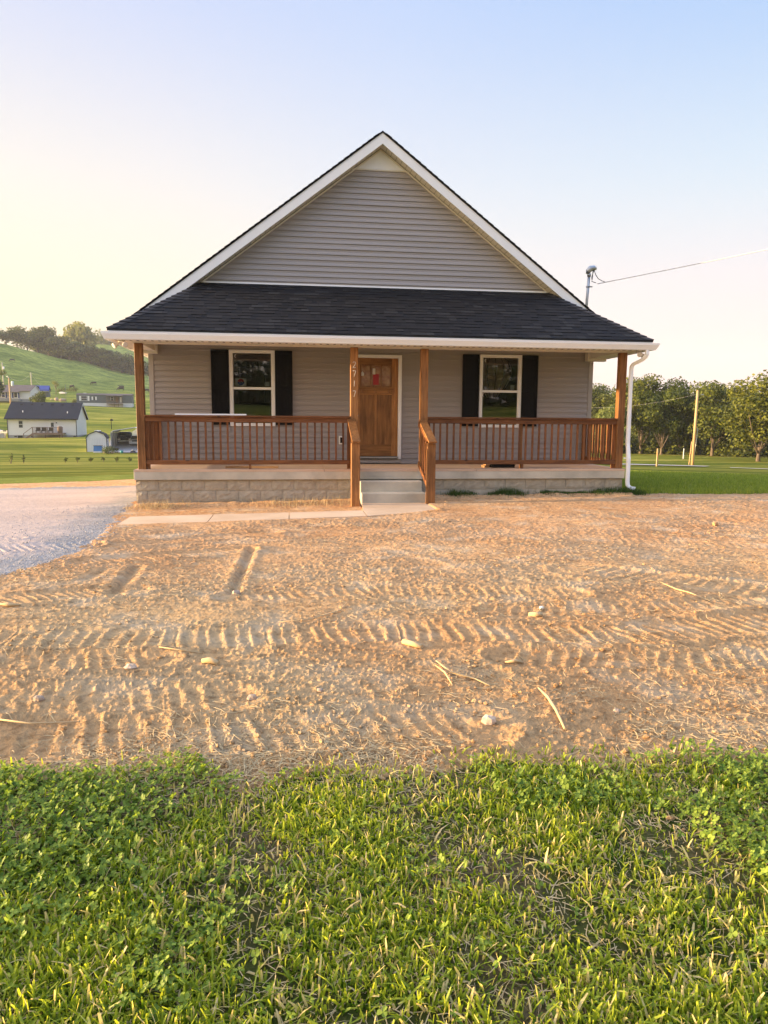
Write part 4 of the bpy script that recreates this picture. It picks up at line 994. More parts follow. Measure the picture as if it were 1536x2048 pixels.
for i in range(60):
    a = R(150+i*1.2); D = r.uniform(72, 84); x, y = CAM[0]+D*math.sin(a), CAM[1]+D*math.cos(a); P_.append((x, y, float(G(x, y)), r.uniform(3, 5.5), r.uniform(7, 11)))
scatter_bush('far_wood', P_, 420, .9, 9, 'leaf_far', 'unseen line of trees added behind the camera to darken the window reflections', 'wood')  # unseen trees added so the upper panes mirror dark instead of bright sky

# ---- trees on the left ridge
FT = [tree(11, 5.6, .3, 2000, .80, 201+i, 'leaf_far', lobes=20, r0=.3, bark='bark_dark', tvar=.34) for i in range(3)]
LG = 'trees along the hill crest on the left'
crest = lambda px: float(np.interp(px, [-40, 0, 60, 100, 150, 200, 250, 300], [688, 690, 697, 707, 722, 735, 743, 752]))
sp = [(-14, 655, 46, 448, 'tree cut off by the left edge on the hill crest'), (12, 655, 44, 450, 'thin see-through tree on the crest nearest the left edge'), (34, 648, 38, 452, 'highest of the see-through trees on the left crest'),
 (55, 655, 40, 455, 'rounded crest tree above the near pole with the transformer'), (76, 650, 44, 460, 'dense crest tree with a brownish top left of the gap in the skyline'), (98, 652, 46, 462, 'dense dark crest tree just left of the dip in the skyline'),
 (117, 668, 40, 452, 'lower dark crest tree filling the dip in the skyline'), (138, 682, 44, 448, 'dark crest tree under the tall lone tree, its left half'), (160, 684, 46, 446, 'dark crest tree directly below the tall lone tree'),
 (182, 690, 42, 446, 'dark crest tree below the right edge of the tall lone tree'), (203, 696, 42, 444, 'dark round crest tree at the foot of the second field, its left side'), (224, 700, 40, 442, 'dark round crest tree in front of the second field'),
 (244, 711, 36, 442, 'small dark crest tree left of the left porch post'), (262, 714, 34, 442, 'small crest tree touching the left porch post'), (281, 722, 34, 440, 'crest tree seen between the left porch post and the house corner'), (297, 732, 34, 440, 'crest tree cut off by the left house corner')]
SPT = tree(11, 6.4, .9, 1300, .80, 215, 'leaf_far', lobes=22, r0=.25, bark='bark_dark')
big = tree(17, 8, 2.5, 3600, 1.0, 221, 'leaf_pale', lobes=24, r0=.5)
tree_at(big, 17, 8, 166, 520, 640, 62, 'tall lone tree with a sunlit crown towering above the ridge wood', None, .4)
for i, (px, top, w, D, lab) in enumerate(sp): tree_at(SPT if i < 4 else FT[i % 3], 11, 5.6, px, D, top-2, w, lab, LG, i*1.7)
# second rank of woodland behind the crest trees, told apart by nothing
for i in range(9):
    px = 92+i*23; tree_at(FT[(i+1) % 3], 11, 5.6, px, 470+(i % 3)*5, crest(px)-30-(i*5 % 9), 44, 'dark tree filling in behind the front row of trees on the left crest', 'second row of trees on the left crest', i*2.3)

# round bush and small plants on the left
def bush(H, Rr, n, leaf, seed, mat, px, D, label, name='bush', cat='bush', grp=None):
    me, L = crown_mesh(H, Rr, .05, n, leaf, seed, M[mat], lobes=12); x, y, g = at(px, D)
    t = thing(name, (x, y, g), label, cat, grp)
    mb = MB(); 
    for c, rad, _ in L[:5]: mb.tube([(x, y, g-.1), (x+c[0]*.5, y+c[1]*.5, g+c[2]*.6), (x+c[0], y+c[1], g+c[2])], [.06*H/3, .04*H/3, .01], 5)
    mb.build('stem', M['bark'], t); me.name = 'foliage'; o = bpy.data.objects.new('foliage', me); COL.objects.link(o); o.parent = t; return t
bush(4.5, 2.6, 1900, .30, 301, 'leaf', 79, 186, 'round olive-green bush between the dark-roofed white house and the blue-trimmed house')
bush(9, 3.6, 1500, .6, 302, 'leaf_far', -6, 205, 'dark tree cut off by the left edge beside the blue-trimmed house', 'tree', 'tree')
bush(.85, 1.3, 700, .14, 303, 'leaf_far', 221, 95, 'low green mound of shrubbery in front of the small barn-shaped shed')
for i, (px, h) in enumerate(((131, .30), (154.5, .34), (181.5, .28), (207, .34), (233.5, .36), (259.5, .28))):
    bush(h+.22, .24+.03*(i % 3), 160, .09, 310+i, 'leaf_far', px, 72, ['first small sapling from the left in the row on the lawn', 'second small sapling in the row, below the shed\'s left side', 'third small sapling in the row, below the blue bin', 'fourth small sapling in the row, below the shrub mound', 'fifth small sapling in the row, below the black grill', 'last small sapling in the row, next to the left porch post'][i], 'sapling', 'sapling', 'saplings planted in a row across the left lawn')
bush(1.15, .26, 140, .09, 320, 'leaf_far', 22, 72, 'taller thin sapling on the lawn nearest the left edge', 'sapling', 'sapling')
bush(.85, .2, 260, .08, 321, 'leaf_far', 48, 72, 'narrow dark evergreen sapling left of the row of saplings', 'sapling', 'sapling')
bush(1.3, 1.2, 260, .25, 322, 'leaf', 150, 205, 'small green bush at the left end of the grey mobile home')
bush(1.1, 2.6, 380, .3, 323, 'leaf_far', 146, 262, 'low scrub patch at the foot of the pasture above the mobile home')
bush(1.0, 2.0, 300, .3, 324, 'leaf_far', 125, 258, 'low dark scrub behind the white boat-shaped trailer')

# ---- background buildings
def frame_at(px, D, rz, name, label, cat, group=None):
    x, y, g = at(px, D); t = thing(name, (x, y, g), label, cat, group); t.rotation_euler = (0, 0, rz); return t
def LB(mb, name, mat, parent, **k):
    w = [float(q) for q in parent['_w']]; parent['_w'] = [0., 0., 0.]; o = mb.build(name, M[mat] if isinstance(mat, str) else mat, parent, **k); parent['_w'] = w; o['_w'] = [0., 0., 0.]; return o
M['bgwhite'] = pm('white_vinyl', (.70, .70, .68), (.66, .66, .64), 1, .6); M['bgroof'] = pm('dark_roof', (.028, .030, .040), (.020, .022, .030), 1, .9)
M['bggrey'] = pm('grey_vinyl', (.12, .14, .145), (.10, .12, .125), 1, .6); M['bgblock'] = pm('bg_block', (.34, .34, .34), rough=.9); M['deck'] = pm('weathered_deck', (.24, .17, .12), (.17, .12, .09), 2, .9)
M['pane'] = pm('dark_pane', (.04, .05, .055), rough=.15, spec=.6); M['bgbrown'] = pm('brown_roof', (.15, .12, .11), (.11, .09, .085), 1, .9)
M['bgblue'] = pm('blue_paint', (.03, .06, .30), rough=.5); M['bluebin'] = pm('blue_plastic', (.06, .20, .50), rough=.4); M['teal'] = pm('teal_plastic', (.05, .30, .32), rough=.4)
M['black'] = pm('black_plastic', (.012, .012, .014), rough=.4); M['carblue'] = pm('car_navy', (.012, .02, .05), rough=.2, spec=.8); M['carwhite'] = pm('car_white', (.62, .62, .63), rough=.25, spec=.8)
M['asphalt'] = pm('pad_concrete', (.34, .33, .33), (.28, .27, .27), .5, .9); M['pole'] = pm('pole_wood', (.50, .34, .17), (.36, .23, .11), 3, .85, stretch=(1, 1, .2)); M['palepole'] = pm('pale_pole', (.50, .46, .32), rough=.8)
M['rock'] = pm('pale_rock', (.48, .37, .27), (.34, .25, .18), 12, .9, .5, 30, .01); M['cowblack'] = pm('cow_black', (.010, .009, .009), rough=.6)

def win(h, x0, x1, z0, z1, y=0, ax='y', name='window'):
    t = .07
    if ax == 'y':
        f = LB(MB().box(x0-t, x1+t, y-.05, y-.001, z0-t, z0).box(x0-t, x1+t, y-.05, y-.001, z1, z1+t).box(x0-t, x0, y-.05, y-.001, z0, z1).box(x1, x1+t, y-.05, y-.001, z0, z1).box(x0, x1, y-.04, y-.001, (z0+z1)/2-.03, (z0+z1)/2+.03), name, 'bgwhite', h)
        LB(MB().box(x0, x1, y-.025, y-.001, z0, z1), 'pane', 'pane', f)
    return f
# white house with the dark roof, its back turned to us
w = frame_at(16, 136, R(4), 'house', 'white house with black gable roof and a wooden back deck, down in the left valley', 'house')
Lh, Dh, e, rg = 10.9, 8.0, 3.45, 6.1
LB(MB().box(0, Lh, 0, Dh, .5, e), 'wall', 'bgwhite', w); LB(MB().box(.03, Lh-.03, .03, Dh-.03, -1.2, .5), 'foundation', 'bgblock', w)
LB(MB().prism([(0, e), (Dh, e), (Dh/2, rg-.1)], 'x', Lh-.15, Lh-.002).prism([(0, e), (Dh, e), (Dh/2, rg-.1)], 'x', .002, .15), 'gable_wall', 'bgwhite', w)
LB(MB().prism([(-.45, e-.18), (Dh/2, rg), (Dh+.45, e-.18), (Dh+.45, e-.33), (Dh/2, rg-.17), (-.45, e-.33)], 'x', -.35, Lh+.35), 'roof', 'bgroof', w)
LB(MB().prism([(-.42, e-.30), (Dh/2, rg-.16), (Dh+.42, e-.30), (Dh+.42, e-.45), (Dh/2, rg-.38), (-.42, e-.45)], 'x', Lh+.352, Lh+.37), 'fascia', 'bgwhite', w)
LB(MB().box(-.3, Lh+.3, -.55, -.45, e-.34, e-.22), 'gutter', 'black', w)
for x in (.0, Lh-.09): LB(MB().box(x, x+.09, -.09, -.002, .0, e-.3), 'downspout', 'black', w)
for x, z in ((2.2, 4.2), (9.3, 4.1)): LB(MB().tube([(x, (z-e)/(rg-e)*Dh/2+.1, z-.1), (x, (z-e)/(rg-e)*Dh/2+.1, z+.42)], .07, 8), 'vent_pipe', 'bgwhite', w)
for i in range(6): LB(MB().box(1.3+i*1.65, 1.75+i*1.65, 3.2, 3.6, 5.45, 5.72), 'roof_vent', 'black', w)
win(w, 1.8, 2.4, 1.75, 2.85); dd = LB(MB().box(6.7, 7.4, -.03, -.001, 1.0, 2.75), 'door', 'bgwhite', w); LB(MB().box(6.82, 7.28, -.04, -.031, 1.9, 2.6), 'pane', 'pane', dd)
LB(MB().box(7.65, 7.8, -.12, -.002, 2.5, 2.68), 'wall_lamp', 'black', w)
for x in (1.0, 3.6, 10.3): LB(MB().box(x, x+.4, -.01, .0, .18, .36), 'foundation_vent', 'black', w)
LB(MB().box(1.55, 2.3, -.02, .02, -.1, .42), 'crawl_door', 'black', w)
dk = LB(MB().box(4.4, 9.2, -2.6, -.001, .78, .90), 'deck', 'deck', w)
LB(MB().box(4.4, 9.2, -2.62, -2.5, .60, .78), 'rim_board', 'deck', dk)
for x in (4.5, 6.4, 8.6, 9.05): LB(MB().box(x, x+.14, -2.6, -2.46, -.9, .62), 'deck_post', 'deck', dk)
for x in (4.5, 6.8, 9.08): LB(MB().box(x, x+.1, -2.6, -2.5, .9, 1.85), 'rail_post', 'deck', dk)
LB(MB().box(4.4, 9.2, -2.63, -2.48, 1.82, 1.88), 'deck_rail', 'deck', dk)
for i in range(24): LB(MB().box(4.66+i*.185, 4.70+i*.185, -2.57, -2.53, .9, 1.82), 'baluster', 'deck', dk)
stp = MB()
for i in range(5): stp.box(4.14-i*.26, 4.40-i*.26, -2.5, -1.5, .62-i*.2, .68-i*.2)
LB(stp, 'stair', 'deck', dk); LB(MB().bar((4.45, -2.55, 1.8), (3.1, -2.55, .75), .06, .08), 'stair_rail', 'deck', dk); LB(MB().bar((4.45, -2.5, .7), (3.0, -2.5, -.3), .06, .25), 'stringer', 'deck', dk); LB(MB().box(3.1, 3.2, -2.6, -2.5, -.6, .8), 'rail_post', 'deck', dk)
def at_local(t, x, y, z):
    a = t.rotation_euler[2]; l = t.location; return (l[0]+x*math.cos(a)-y*math.sin(a), l[1]+x*math.sin(a)+y*math.cos(a), l[2]+z)
def chair(px, label):
    t = thing('deck_chair', px, label, 'chair', 'chairs on the far wooden deck'); t.rotation_euler = w.rotation_euler
    LB(MB().box(-.35, .35, -.3, .3, .3, .45), 'seat', 'black', t); LB(MB().box(-.35, .35, .22, .32, .45, .95), 'backrest', 'black', t)
    for x in (-.33, .27):
        for y in (-.28, .24): LB(MB().box(x, x+.06, y, y+.06, 0, .3), 'leg', 'black', t)
chair(at_local(w, 5.1, -1.4, .9), 'leftmost dark chair on the deck of the white house'); chair(at_local(w, 5.95, -1.3, .9), 'dark chair second from the left on the deck of the white house'); chair(at_local(w, 7.1, -1.5, .9), 'dark chair in front of the back door of the white house')
g = thing('covered_grill', at_local(w, 8.6, -1.6, .9), 'brown covered grill at the right end of the deck of the white house', 'grill'); LB(MB().lathe([(.38, 0), (.42, .5), (.45, .95), (.3, 1.1), (.1, 1.14)], (0, 0, 0), 12), 'cover', 'deck', g)
g = thing('air_conditioner', at_local(w, -1.0, .6, 0), 'grey box air conditioner at the left end of the white house', 'air conditioner'); LB(MB().box(-.4, .4, -.4, .4, 0, .75), 'cabinet', 'bgblock', g, bevel=.03); LB(MB().lathe([(.32, .75), (.3, .79)], (0, 0, 0), 14), 'fan_grille', 'black', g)

# barn-shaped shed
s_ = frame_at(173.5, 101, R(8), 'shed', 'small white barn-shaped shed with a black gambrel roof and trim', 'shed')
pf = [(0, 0), (2.5, 0), (2.5, 1.75), (2.15, 2.25), (1.25, 2.62), (.35, 2.25), (0, 1.75)]
LB(MB().prism(pf, 'y', 0, 3.2), 'wall', 'bgwhite', s_)
ro = [(-.07, 1.70), (-.07, 1.76), (.31, 2.33), (1.25, 2.73), (2.19, 2.33), (2.57, 1.76), (2.57, 1.70), (2.50, 1.73), (2.15, 2.26), (1.25, 2.63), (.35, 2.26), (0, 1.73)]
LB(MB().prism(ro, 'y', -.10, 3.3), 'roof', 'bgroof', s_)
LB(MB().box(-.02, .06, -.03, -.002, 0, 1.72).box(2.44, 2.52, -.03, -.002, 0, 1.72), 'corner_trim', 'black', s_)
for i in range(11): LB(MB().box(.18+i*.2, .19+i*.2, -.006, -.001, .02, 1.75), 'board_groove', 'bgblock', s_)
LB(MB().box(2.502, 2.53, .9, 1.1, 1.2, 1.45).box(2.502, 2.53, .9, 1.1, .8, 1.1), 'latch', 'black', s_)
LB(MB().box(1.0, 1.5, .2, 3.2, 2.66, 2.75), 'ridge_vent', 'bgwhite', s_)
t = frame_at(187, 99.5, 0, 'storage_bin', 'bright blue plastic tub standing against the front of the barn-shaped shed', 'tub'); LB(MB().prism([(0, .16), (1, .16), (.95, .85), (.05, .85)], 'y', 0, .7), 'tub', 'bluebin', t); LB(MB().box(-.03, 1.03, -.04, .74, .85, .90), 'rim', 'black', t); LB(MB().box(.02, .98, -.15, .6, 0, .16), 'tray', 'bgwhite', t)
t = frame_at(232, 97, 0, 'grill', 'black kettle grill on legs at the front edge of the concrete pad', 'grill'); LB(MB().box(-.32, .32, -.2, .2, .4, .68), 'firebox', 'black', t, bevel=.04); LB(MB().box(-.5, .5, -.15, .15, .60, .64), 'side_shelf', 'black', t)
for x in (-.2, .2): LB(MB().tube([(x, 0, .4), (x*.6, 0, 0)], .03, 6), 'leg', 'black', t)
t = frame_at(243.5, 96.5, 0, 'bucket', 'small teal bucket beside the black grill', 'bucket'); LB(MB().lathe([(.16, 0), (.22, .36), (.2, .36), (.15, .03)], (0, 0, 0), 12), 'pail', 'teal', t); LB(MB().tube([(.21*math.cos(a), 0, .36+.16*math.sin(a)) for a in np.linspace(0, math.pi, 9)], .012, 5), 'handle', 'black', t)
t = frame_at(267, 97, R(10), 'push_mower', 'low dark lawn mower on the concrete pad next to the left porch post', 'mower'); LB(MB().box(-.35, .25, -.25, .25, .1, .28), 'deck', 'black', t, bevel=.05); LB(MB().lathe([(.15, .28), (.14, .42), (.05, .46)], (-.05, 0, 0), 12), 'engine', 'bgblock', t); LB(MB().tube([(.2, -.2, .25), (.65, -.2, .8), (.65, .2, .8), (.2, .2, .25)], .02, 6), 'handle', 'black', t)
for x in (-.3, .2):
    for y in (-.27, .27): LB(MB().lathe([(.1, -.03), (.1, .03)], (x, y, .1), 10, axis='y'), 'wheel', 'black', t)
t = frame_at(217, 97.5, 0, 'rock_pile', 'little heap of pale stones beside the shrub mound', 'stones'); m = MB()
for q in range(5): m.ball((-.5+q*.25, .1*(q % 2), .08), (.16, .14, .1), 8, 6, .12)
LB(m, 'stones', 'rock', t)
# concrete pad and carport
def patch(name, P, mat, dz=.03, n=14, kind='structure'):
    P = [np.array(p) for p in P]; V = []; F = []
    for j in range(n):
        for i in range(n):
            u, v = i/(n-1), j/(n-1); p = (P[0]*(1-u)+P[1]*u)*(1-v)+(P[3]*(1-u)+P[2]*u)*v; V.append((p[0], p[1], float(G(p[0], p[1]))+dz))
    F = [(j*n+i, j*n+i+1, (j+1)*n+i+1, (j+1)*n+i) for j in range(n-1) for i in range(n-1)]
    return tag(npmesh(name, V, F, M[mat]), kind=kind)
A = lambda px, D: at(px, D)[:2]
patch('concrete_pad', [A(214, 97), A(305, 95.5), A(305, 116), A(222, 116)], 'asphalt', .12)
cp = frame_at(222.5, 103, R(4), 'carport', 'open metal carport with a low curved white roof over a dark pickup', 'carport')
arc = [(0, 2.35), (.35, 2.62), (3.0, 3.05), (5.6, 2.62), (6.0, 2.35)]
LB(MB().prism(arc+[(6.0, 2.29), (5.58, 2.55), (3.0, 2.98), (.38, 2.55), (0, 2.29)], 'y', 0, 6.5), 'roof', 'bgwhite', cp)
for x in (.0, 5.9):
    for y in (0, 2.1, 4.2, 6.4): LB(MB().box(x, x+.1, y, y+.08, -.3, 2.32), 'post', 'metal', cp)
for i in range(7): LB(MB().box(-.03+.02*(i % 2), .0+.02*(i % 2), i*.92, i*.92+.9, 0, 2.25), 'side_panel', 'metal', cp)

def car(kind, px, D, rz, paint, label, cat='car'):
    t = frame_at(px, D, rz, 'pickup_truck' if kind == 'pickup' else 'parked_car', label, cat)
    if kind == 'pickup': # front towards -y
        L, Wd = 5.6, 2.0; prof = [(0, .45), (0, .95), (.1, 1.08), (1.35, 1.18), (1.95, 1.78), (3.4, 1.80), (3.75, 1.25), (5.5, 1.25), (5.6, .5)]
    else: L, Wd = 4.6, 1.8; prof = [(0, .35), (0, .75), (.15, .85), (1.1, .98), (1.75, 1.48), (3.3, 1.52), (4.3, 1.1), (4.55, .95), (4.6, .4)]
    vs = []; 
    for sx, k in ((-1, .92), (-1, 1), (1, 1), (1, .92)):
        for y, z in prof:
            kk = (1-.16*max(0, (z-1.1)/.7)) if z > 1.1 else 1
            vs.append((sx*Wd/2*kk*(k if abs(sx) else 1), y, z+(.03 if k < 1 else 0)))
    n = len(prof); fs = [tuple(range(0, n))]
    fs = [(a*n+i, a*n+i+1, (a+1)*n+i+1, (a+1)*n+i) for a in range(3) for i in range(n-1)]+[(0, n, 2*n, 3*n), (n-1, 4*n-1, 3*n-1, 2*n-1)]
    b = MB().prism(prof, 'x', -Wd/2*.97, Wd/2*.97); V = [(v[0]*(1-.20*max(0, (v[2]-1.0)/.7)), v[1], v[2]) for v in b.V]; b.V = V
    body = LB(b, 'body', paint, t, bevel=.05)
    i0 = 3 if kind == 'pickup' else 3; (ya, za), (yb, zb) = prof[i0], prof[i0+1]
    e = .02; LB(MB().add([(-.78, ya+.08, za+.06), (.78, ya+.08, za+.06), (.68, yb-.04, zb-.04), (-.68, yb-.04, zb-.04), (-.78, ya+.08-.05, za+.09), (.78, ya+.03, za+.09), (.68, yb-.09, zb-.01), (-.68, yb-.09, zb-.01)], [(4, 5, 6, 7), (0, 1, 2, 3), (0, 1, 5, 4), (3, 2, 6, 7)]), 'windshield', 'pane', t)
    for sx in (-1, 1):
        LB(MB().prism([(ya+.35, 1.12 if kind == 'pickup' else 1.0), (yb+.02, zb-.1), (prof[i0+2][0]-.1, zb-.1), (prof[i0+2][0]+.1, 1.15 if kind == 'pickup' else 1.05)], 'x', *sorted((sx*(Wd/2*.80), sx*(Wd/2*.93)))), 'side_window', 'pane', t)
        LB(MB().box(*sorted((sx*.55, sx*.93)), -.03, .05, .72, .88), 'headlight', 'lamp_glass', t, bevel=.02)
        LB(MB().box(*sorted((sx*.96, sx*1.14)), ya+.35, ya+.5, 1.1, 1.25), 'mirror', paint, t, bevel=.02)
        for y in (.95, L-1.15):
            wl = LB(MB().lathe([(.36, -.11), (.38, -.07), (.38, .07), (.36, .11)], (sx*(Wd/2-.1), y, .38), 18, axis='x'), 'tyre', 'black', t); LB(MB().lathe([(.2, -.115), (.22, .115)], (sx*(Wd/2-.1), y, .38), 12, axis='x'), 'rim', 'metal', wl)
    LB(MB().box(-.5, .5, -.03, .02, .70, .90), 'grille', 'black', t); LB(MB().box(-.92, .92, -.08, .04, .48, .62), 'bumper', 'metal' if kind == 'pickup' else paint, t, bevel=.02); LB(MB().box(-.16, .16, -.095, -.081, .52, .62), 'license_plate', 'bgwhite', t)
    return t
car('pickup', 249.5, 107, R(10), 'carblue', 'dark blue pickup truck parked nose-out under the metal carport', 'pickup')
car('car', 272, 105.5, R(6), 'carwhite', 'white car parked beside the pickup, half hidden by the left porch post')
car('car', 9.5, 141, R(80), 'carwhite', 'white vehicle parked behind the left end of the dark-roofed white house')

# mobile home
mh = frame_at(153.5, 200, R(6), 'mobile_home', 'long grey mobile home with white skirting and small porch at the foot of the pasture', 'mobile home'); mh.scale = (.86, .86, .86)
Lm = 15.6
LB(MB().box(0, Lm, 0, 5, .75, 3.15), 'wall', 'bggrey', mh); LB(MB().box(.02, Lm-.02, .02, 4.98, -1.3, .75), 'skirting', 'bgwhite', mh)
LB(MB().prism([(-.15, 3.15), (5.15, 3.15), (2.5, 3.65)], 'x', -.1, Lm+.1), 'roof', 'bgbrown', mh)
win(mh, 1.35, 2.9, 1.45, 2.7)
for a in (.75, 3.1): LB(MB().box(a, a+.5, -.04, -.001, 1.35, 2.8), 'shutter', 'bgwhite', mh)
for a in (4.2, 5.2): LB(MB().box(a, a+.45, -.04, -.001, 1.6, 2.6), 'shutter', 'bgwhite', mh)
LB(MB().box(4.72, 5.15, -.03, -.001, 1.65, 2.55), 'window', 'pane', mh)
pr = LB(MB().box(8.6, 13.0, -2.0, -.001, .45, .6), 'porch_deck', 'deck', mh); LB(MB().prism([(-2.2, 2.85), (.1, 3.12), (.1, 3.2), (-2.2, 2.93)], 'x', 8.5, 13.1), 'porch_roof', 'bgbrown', pr)
for x in (8.65, 10.7, 11.9, 12.9): LB(MB().box(x, x+.1, -1.95, -1.85, -.9, 2.85), 'post', 'deck', pr)
LB(MB().box(8.65, 10.8, -1.97, -1.9, 1.4, 1.5), 'handrail', 'deck', pr)
for i in range(9): LB(MB().box(8.85+i*.22, 8.89+i*.22, -1.95, -1.91, .6, 1.4), 'baluster', 'deck', pr)
win(mh, 9.6, 10.3, 1.5, 2.6); LB(MB().box(10.9, 11.7, -.04, -.001, .8, 2.7), 'door', 'deck', mh); LB(MB().box(12.1, 12.6, -.05, -.001, 1.0, 2.6), 'curtain', 'almond', mh)
ws = frame_at(160, 222, R(8), 'shed', 'low white shed peeking above the left end of the grey mobile home', 'shed'); LB(MB().box(0, 2.75, 0, 3, 0, 1.6), 'wall', 'bgwhite', ws); LB(MB().prism([(-.1, 1.6), (2.85, 1.6), (2.2, 2.1), (1.38, 2.25), (.55, 2.1)], 'y', -.1, 3.1), 'roof', 'bgwhite', ws)
for a in (.6, 1.7): LB(MB().box(a, a+.08, -.03, -.001, .0, 1.55), 'trim', 'bggrey', ws)
# farmhouse with blue trim
fh = frame_at(-12, 214, R(-2), 'house', 'white house with brown roof and blue porch railing behind the dark-roofed house', 'house')
LB(MB().box(0, 9.2, 0, 7, .9, 3.1), 'wall', 'bgwhite', fh); LB(MB().box(0, 9.2, .02, 6.9, -1.5, .9), 'foundation', 'bgblock', fh)
LB(MB().prism([(-.4, 3.0), (3.5, 4.7), (7.4, 3.0), (7.4, 2.9), (3.5, 4.55), (-.4, 2.9)], 'x', -.3, 9.4), 'roof', 'bgbrown', fh)
LB(MB().prism([(0, 3.0), (7, 3.0), (3.5, 4.5)], 'x', 9.05, 9.198), 'gable_wall', 'bgwhite', fh); LB(MB().box(9.201, 9.24, 3.2, 3.9, 1.3, 2.5), 'window', 'pane', fh)
LB(MB().prism([(-.4, 2.88), (3.5, 4.54), (7.4, 2.88), (7.4, 2.70), (3.5, 4.36), (-.4, 2.70)], 'x', 9.4, 9.42), 'fascia', 'bgwhite', fh)
LB(MB().prism([(-2.2, 2.6), (0, 2.95), (0, 3.0), (-2.2, 2.68)], 'x', -.2, 7.0), 'porch_roof', 'bgbrown', fh)
LB(MB().box(0, 7.0, -2.0, 0, .3, .9), 'porch_floor', 'bgblock', fh)
for x in (.1, 1.9, 3.6, 5.2, 6.7): LB(MB().box(x, x+.12, -1.95, -1.83, .9, 2.62), 'post', 'bgwhite', fh)
for i, (a, b_) in enumerate(((.2, 1.9), (2.0, 3.6), (3.7, 5.2))):
    LB(MB().box(a, b_, -1.92, -1.86, 1.62, 1.72).box(a, b_, -1.92, -1.86, .98, 1.06), 'railing', 'bgblue', fh)
for a in (1.2, 3.0, 4.6, 6.1): LB(MB().box(a, a+.35, -.04, -.001, 1.2, 2.6), 'shutter', 'bgblue', fh)
for a in (2.1, 5.2): win(fh, a, a+.7, 1.4, 2.5)
bb = frame_at(66, 236, R(10), 'shed', 'dark blue shed with a blue roof behind the blue-trimmed house', 'shed'); LB(MB().box(0, 4.2, 0, 4, -.6, 2.3), 'wall', 'bggrey', bb); LB(MB().prism([(-.3, 1.9), (2.0, 3.4), (4.3, 1.9), (4.3, 2.02), (2.0, 3.52), (-.3, 2.02)], 'x', -.2, 4.4), 'roof', 'bgblue', bb); LB(MB().box(.0, 1.8, -.06, -.001, 1.9, 3.2), 'door', 'dark', bb); LB(MB().box(1.9, 4.3, -.8, -.001, 1.72, 1.8), 'awning', 'bgwhite', bb)
# poles and wires
def pole(px, D, toppx, r0, label, mat='pole', lean=0, extras=None, dxpx=0):
    x, y, g = at(px, D); H = CAM[2]+D*ray(px, toppx)[2]-g; t = thing('utility_pole', (x, y, g), label, 'pole')
    dx = dxpx*D/FPX; LB(MB().tube([(0, 0, -.4), (dx*.5, 0, H*.5), (dx, 0, H)], [r0*1.15, r0, r0*.82], 10), 'shaft', mat, t); t['_top'] = (x+dx, y, g+H); return t, H
p1, H1 = pole(25.5, 145, 756, .15, 'pale wooden pole with a small white transformer box rising behind the dark-roofed white house', 'pole', dxpx=-1)
LB(MB().lathe([(.2, -.45), (.22, -.4), (.22, .35), (.15, .42)], (.42, 0, H1-1.0), 10), 'transformer', 'bgwhite', p1); LB(MB().tube([(0, 0, H1-.3), (-.2, 0, H1+.1), (-.5, 0, H1+.3)], .05, 6), 'lamp_arm', 'metal', p1); LB(MB().bar((0, 0, H1-1.6), (.7, 0, H1-1.6), .05, .05), 'crossarm', 'pole', p1)
p2, H2 = pole(9.5, 225, 727, .16, 'tall thin pole at the far left behind the blue-trimmed house', 'palepole', dxpx=-1); LB(MB().lathe([(.2, -.4), (.24, -.3), (.24, .35)], (.2, 0, H2-1.2), 10), 'transformer', 'bgwhite', p2); LB(MB().tube([(0, 0, H2-.2), (.0, 0, H2+.2), (-.3, 0, H2+.2)], .05, 6), 'lamp_arm', 'metal', p2)
p3, H3 = pole(65, 232, 745, .16, 'pale pole rising behind the gable of the blue-trimmed house', 'palepole', dxpx=-.5); LB(MB().bar((-.5, 0, H3-.25), (.5, 0, H3-.25), .08, .08), 'crossarm', 'palepole', p3)
p4, H4 = pole(132.5, 205, 770, .05, 'thin dark metal post standing left of the grey mobile home', 'bggrey'); LB(MB().ball((0, 0, H4), .1, 8, 6), 'cap', 'bggrey', p4)
p5, H5 = pole(1384.5, 65, 781, .11, 'bare wooden utility pole tilting slightly on the right lawn', 'pole', dxpx=2); LB(MB().box(.40, .60, -.06, .06, H5-.36, H5-.28), 'bracket', 'metal', p5); LB(MB().tube([(.02, -.15, .3), (.22, -.14, H5*.5)], .012, 5), 'ground_wire', 'metal', p5)
def wire(a, b, sag, name, label, r=.025, mat='cable'):
    a, b = Vector(a), Vector(b); P = []
    for i in range(17): t = i/16; q = a.lerp(b, t); q.z -= sag*4*t*(1-t); P.append(q)
    tag(MB().tube(P, r, 5).build(name, M[mat]), label, 'cable')
dn = lambda t, d=.3: (t['_top'][0], t['_top'][1], t['_top'][2]-d)
wire(dn(p2, 1.8), dn(p3), 2.4, 'power_line', 'sagging power line between the two far pale poles', .035, 'palepole')
wire(dn(p3), at(98, 250, 2.0), 1.2, 'power_line', 'power line running down right from the pole behind the blue-trimmed house', .03, 'palepole')
wire(dn(p5), at(1180, 80, 5.2), .3, 'power_line', 'thin line from the bare wooden utility pole left across the trees', .004)
wire(dn(p5), at(1640, 78, 4.0), .3, 'power_line', 'thin line from the bare wooden utility pole right across the trees', .004)
def stake(px, D, top, w, label, mat='pole', dxpx=0):
    x, y, g = at(px, D); H = CAM[2]+D*ray(px, top)[2]-g; dx = dxpx*D/FPX
    t = tag(MB().bar((x, y, g-.2), (x+dx, y, g+H), w, w, (0, 1, 0)).build('marker_post', M[mat], bevel=.005), label, 'post'); return t
stake(1313.5, 55, 897, .10, 'short wooden marker post at the near edge of the gravel strip', 'pole', .5)
stake(1366.5, 80, 897, .07, 'small white stake at the edge of the trees', 'bgwhite', .3)
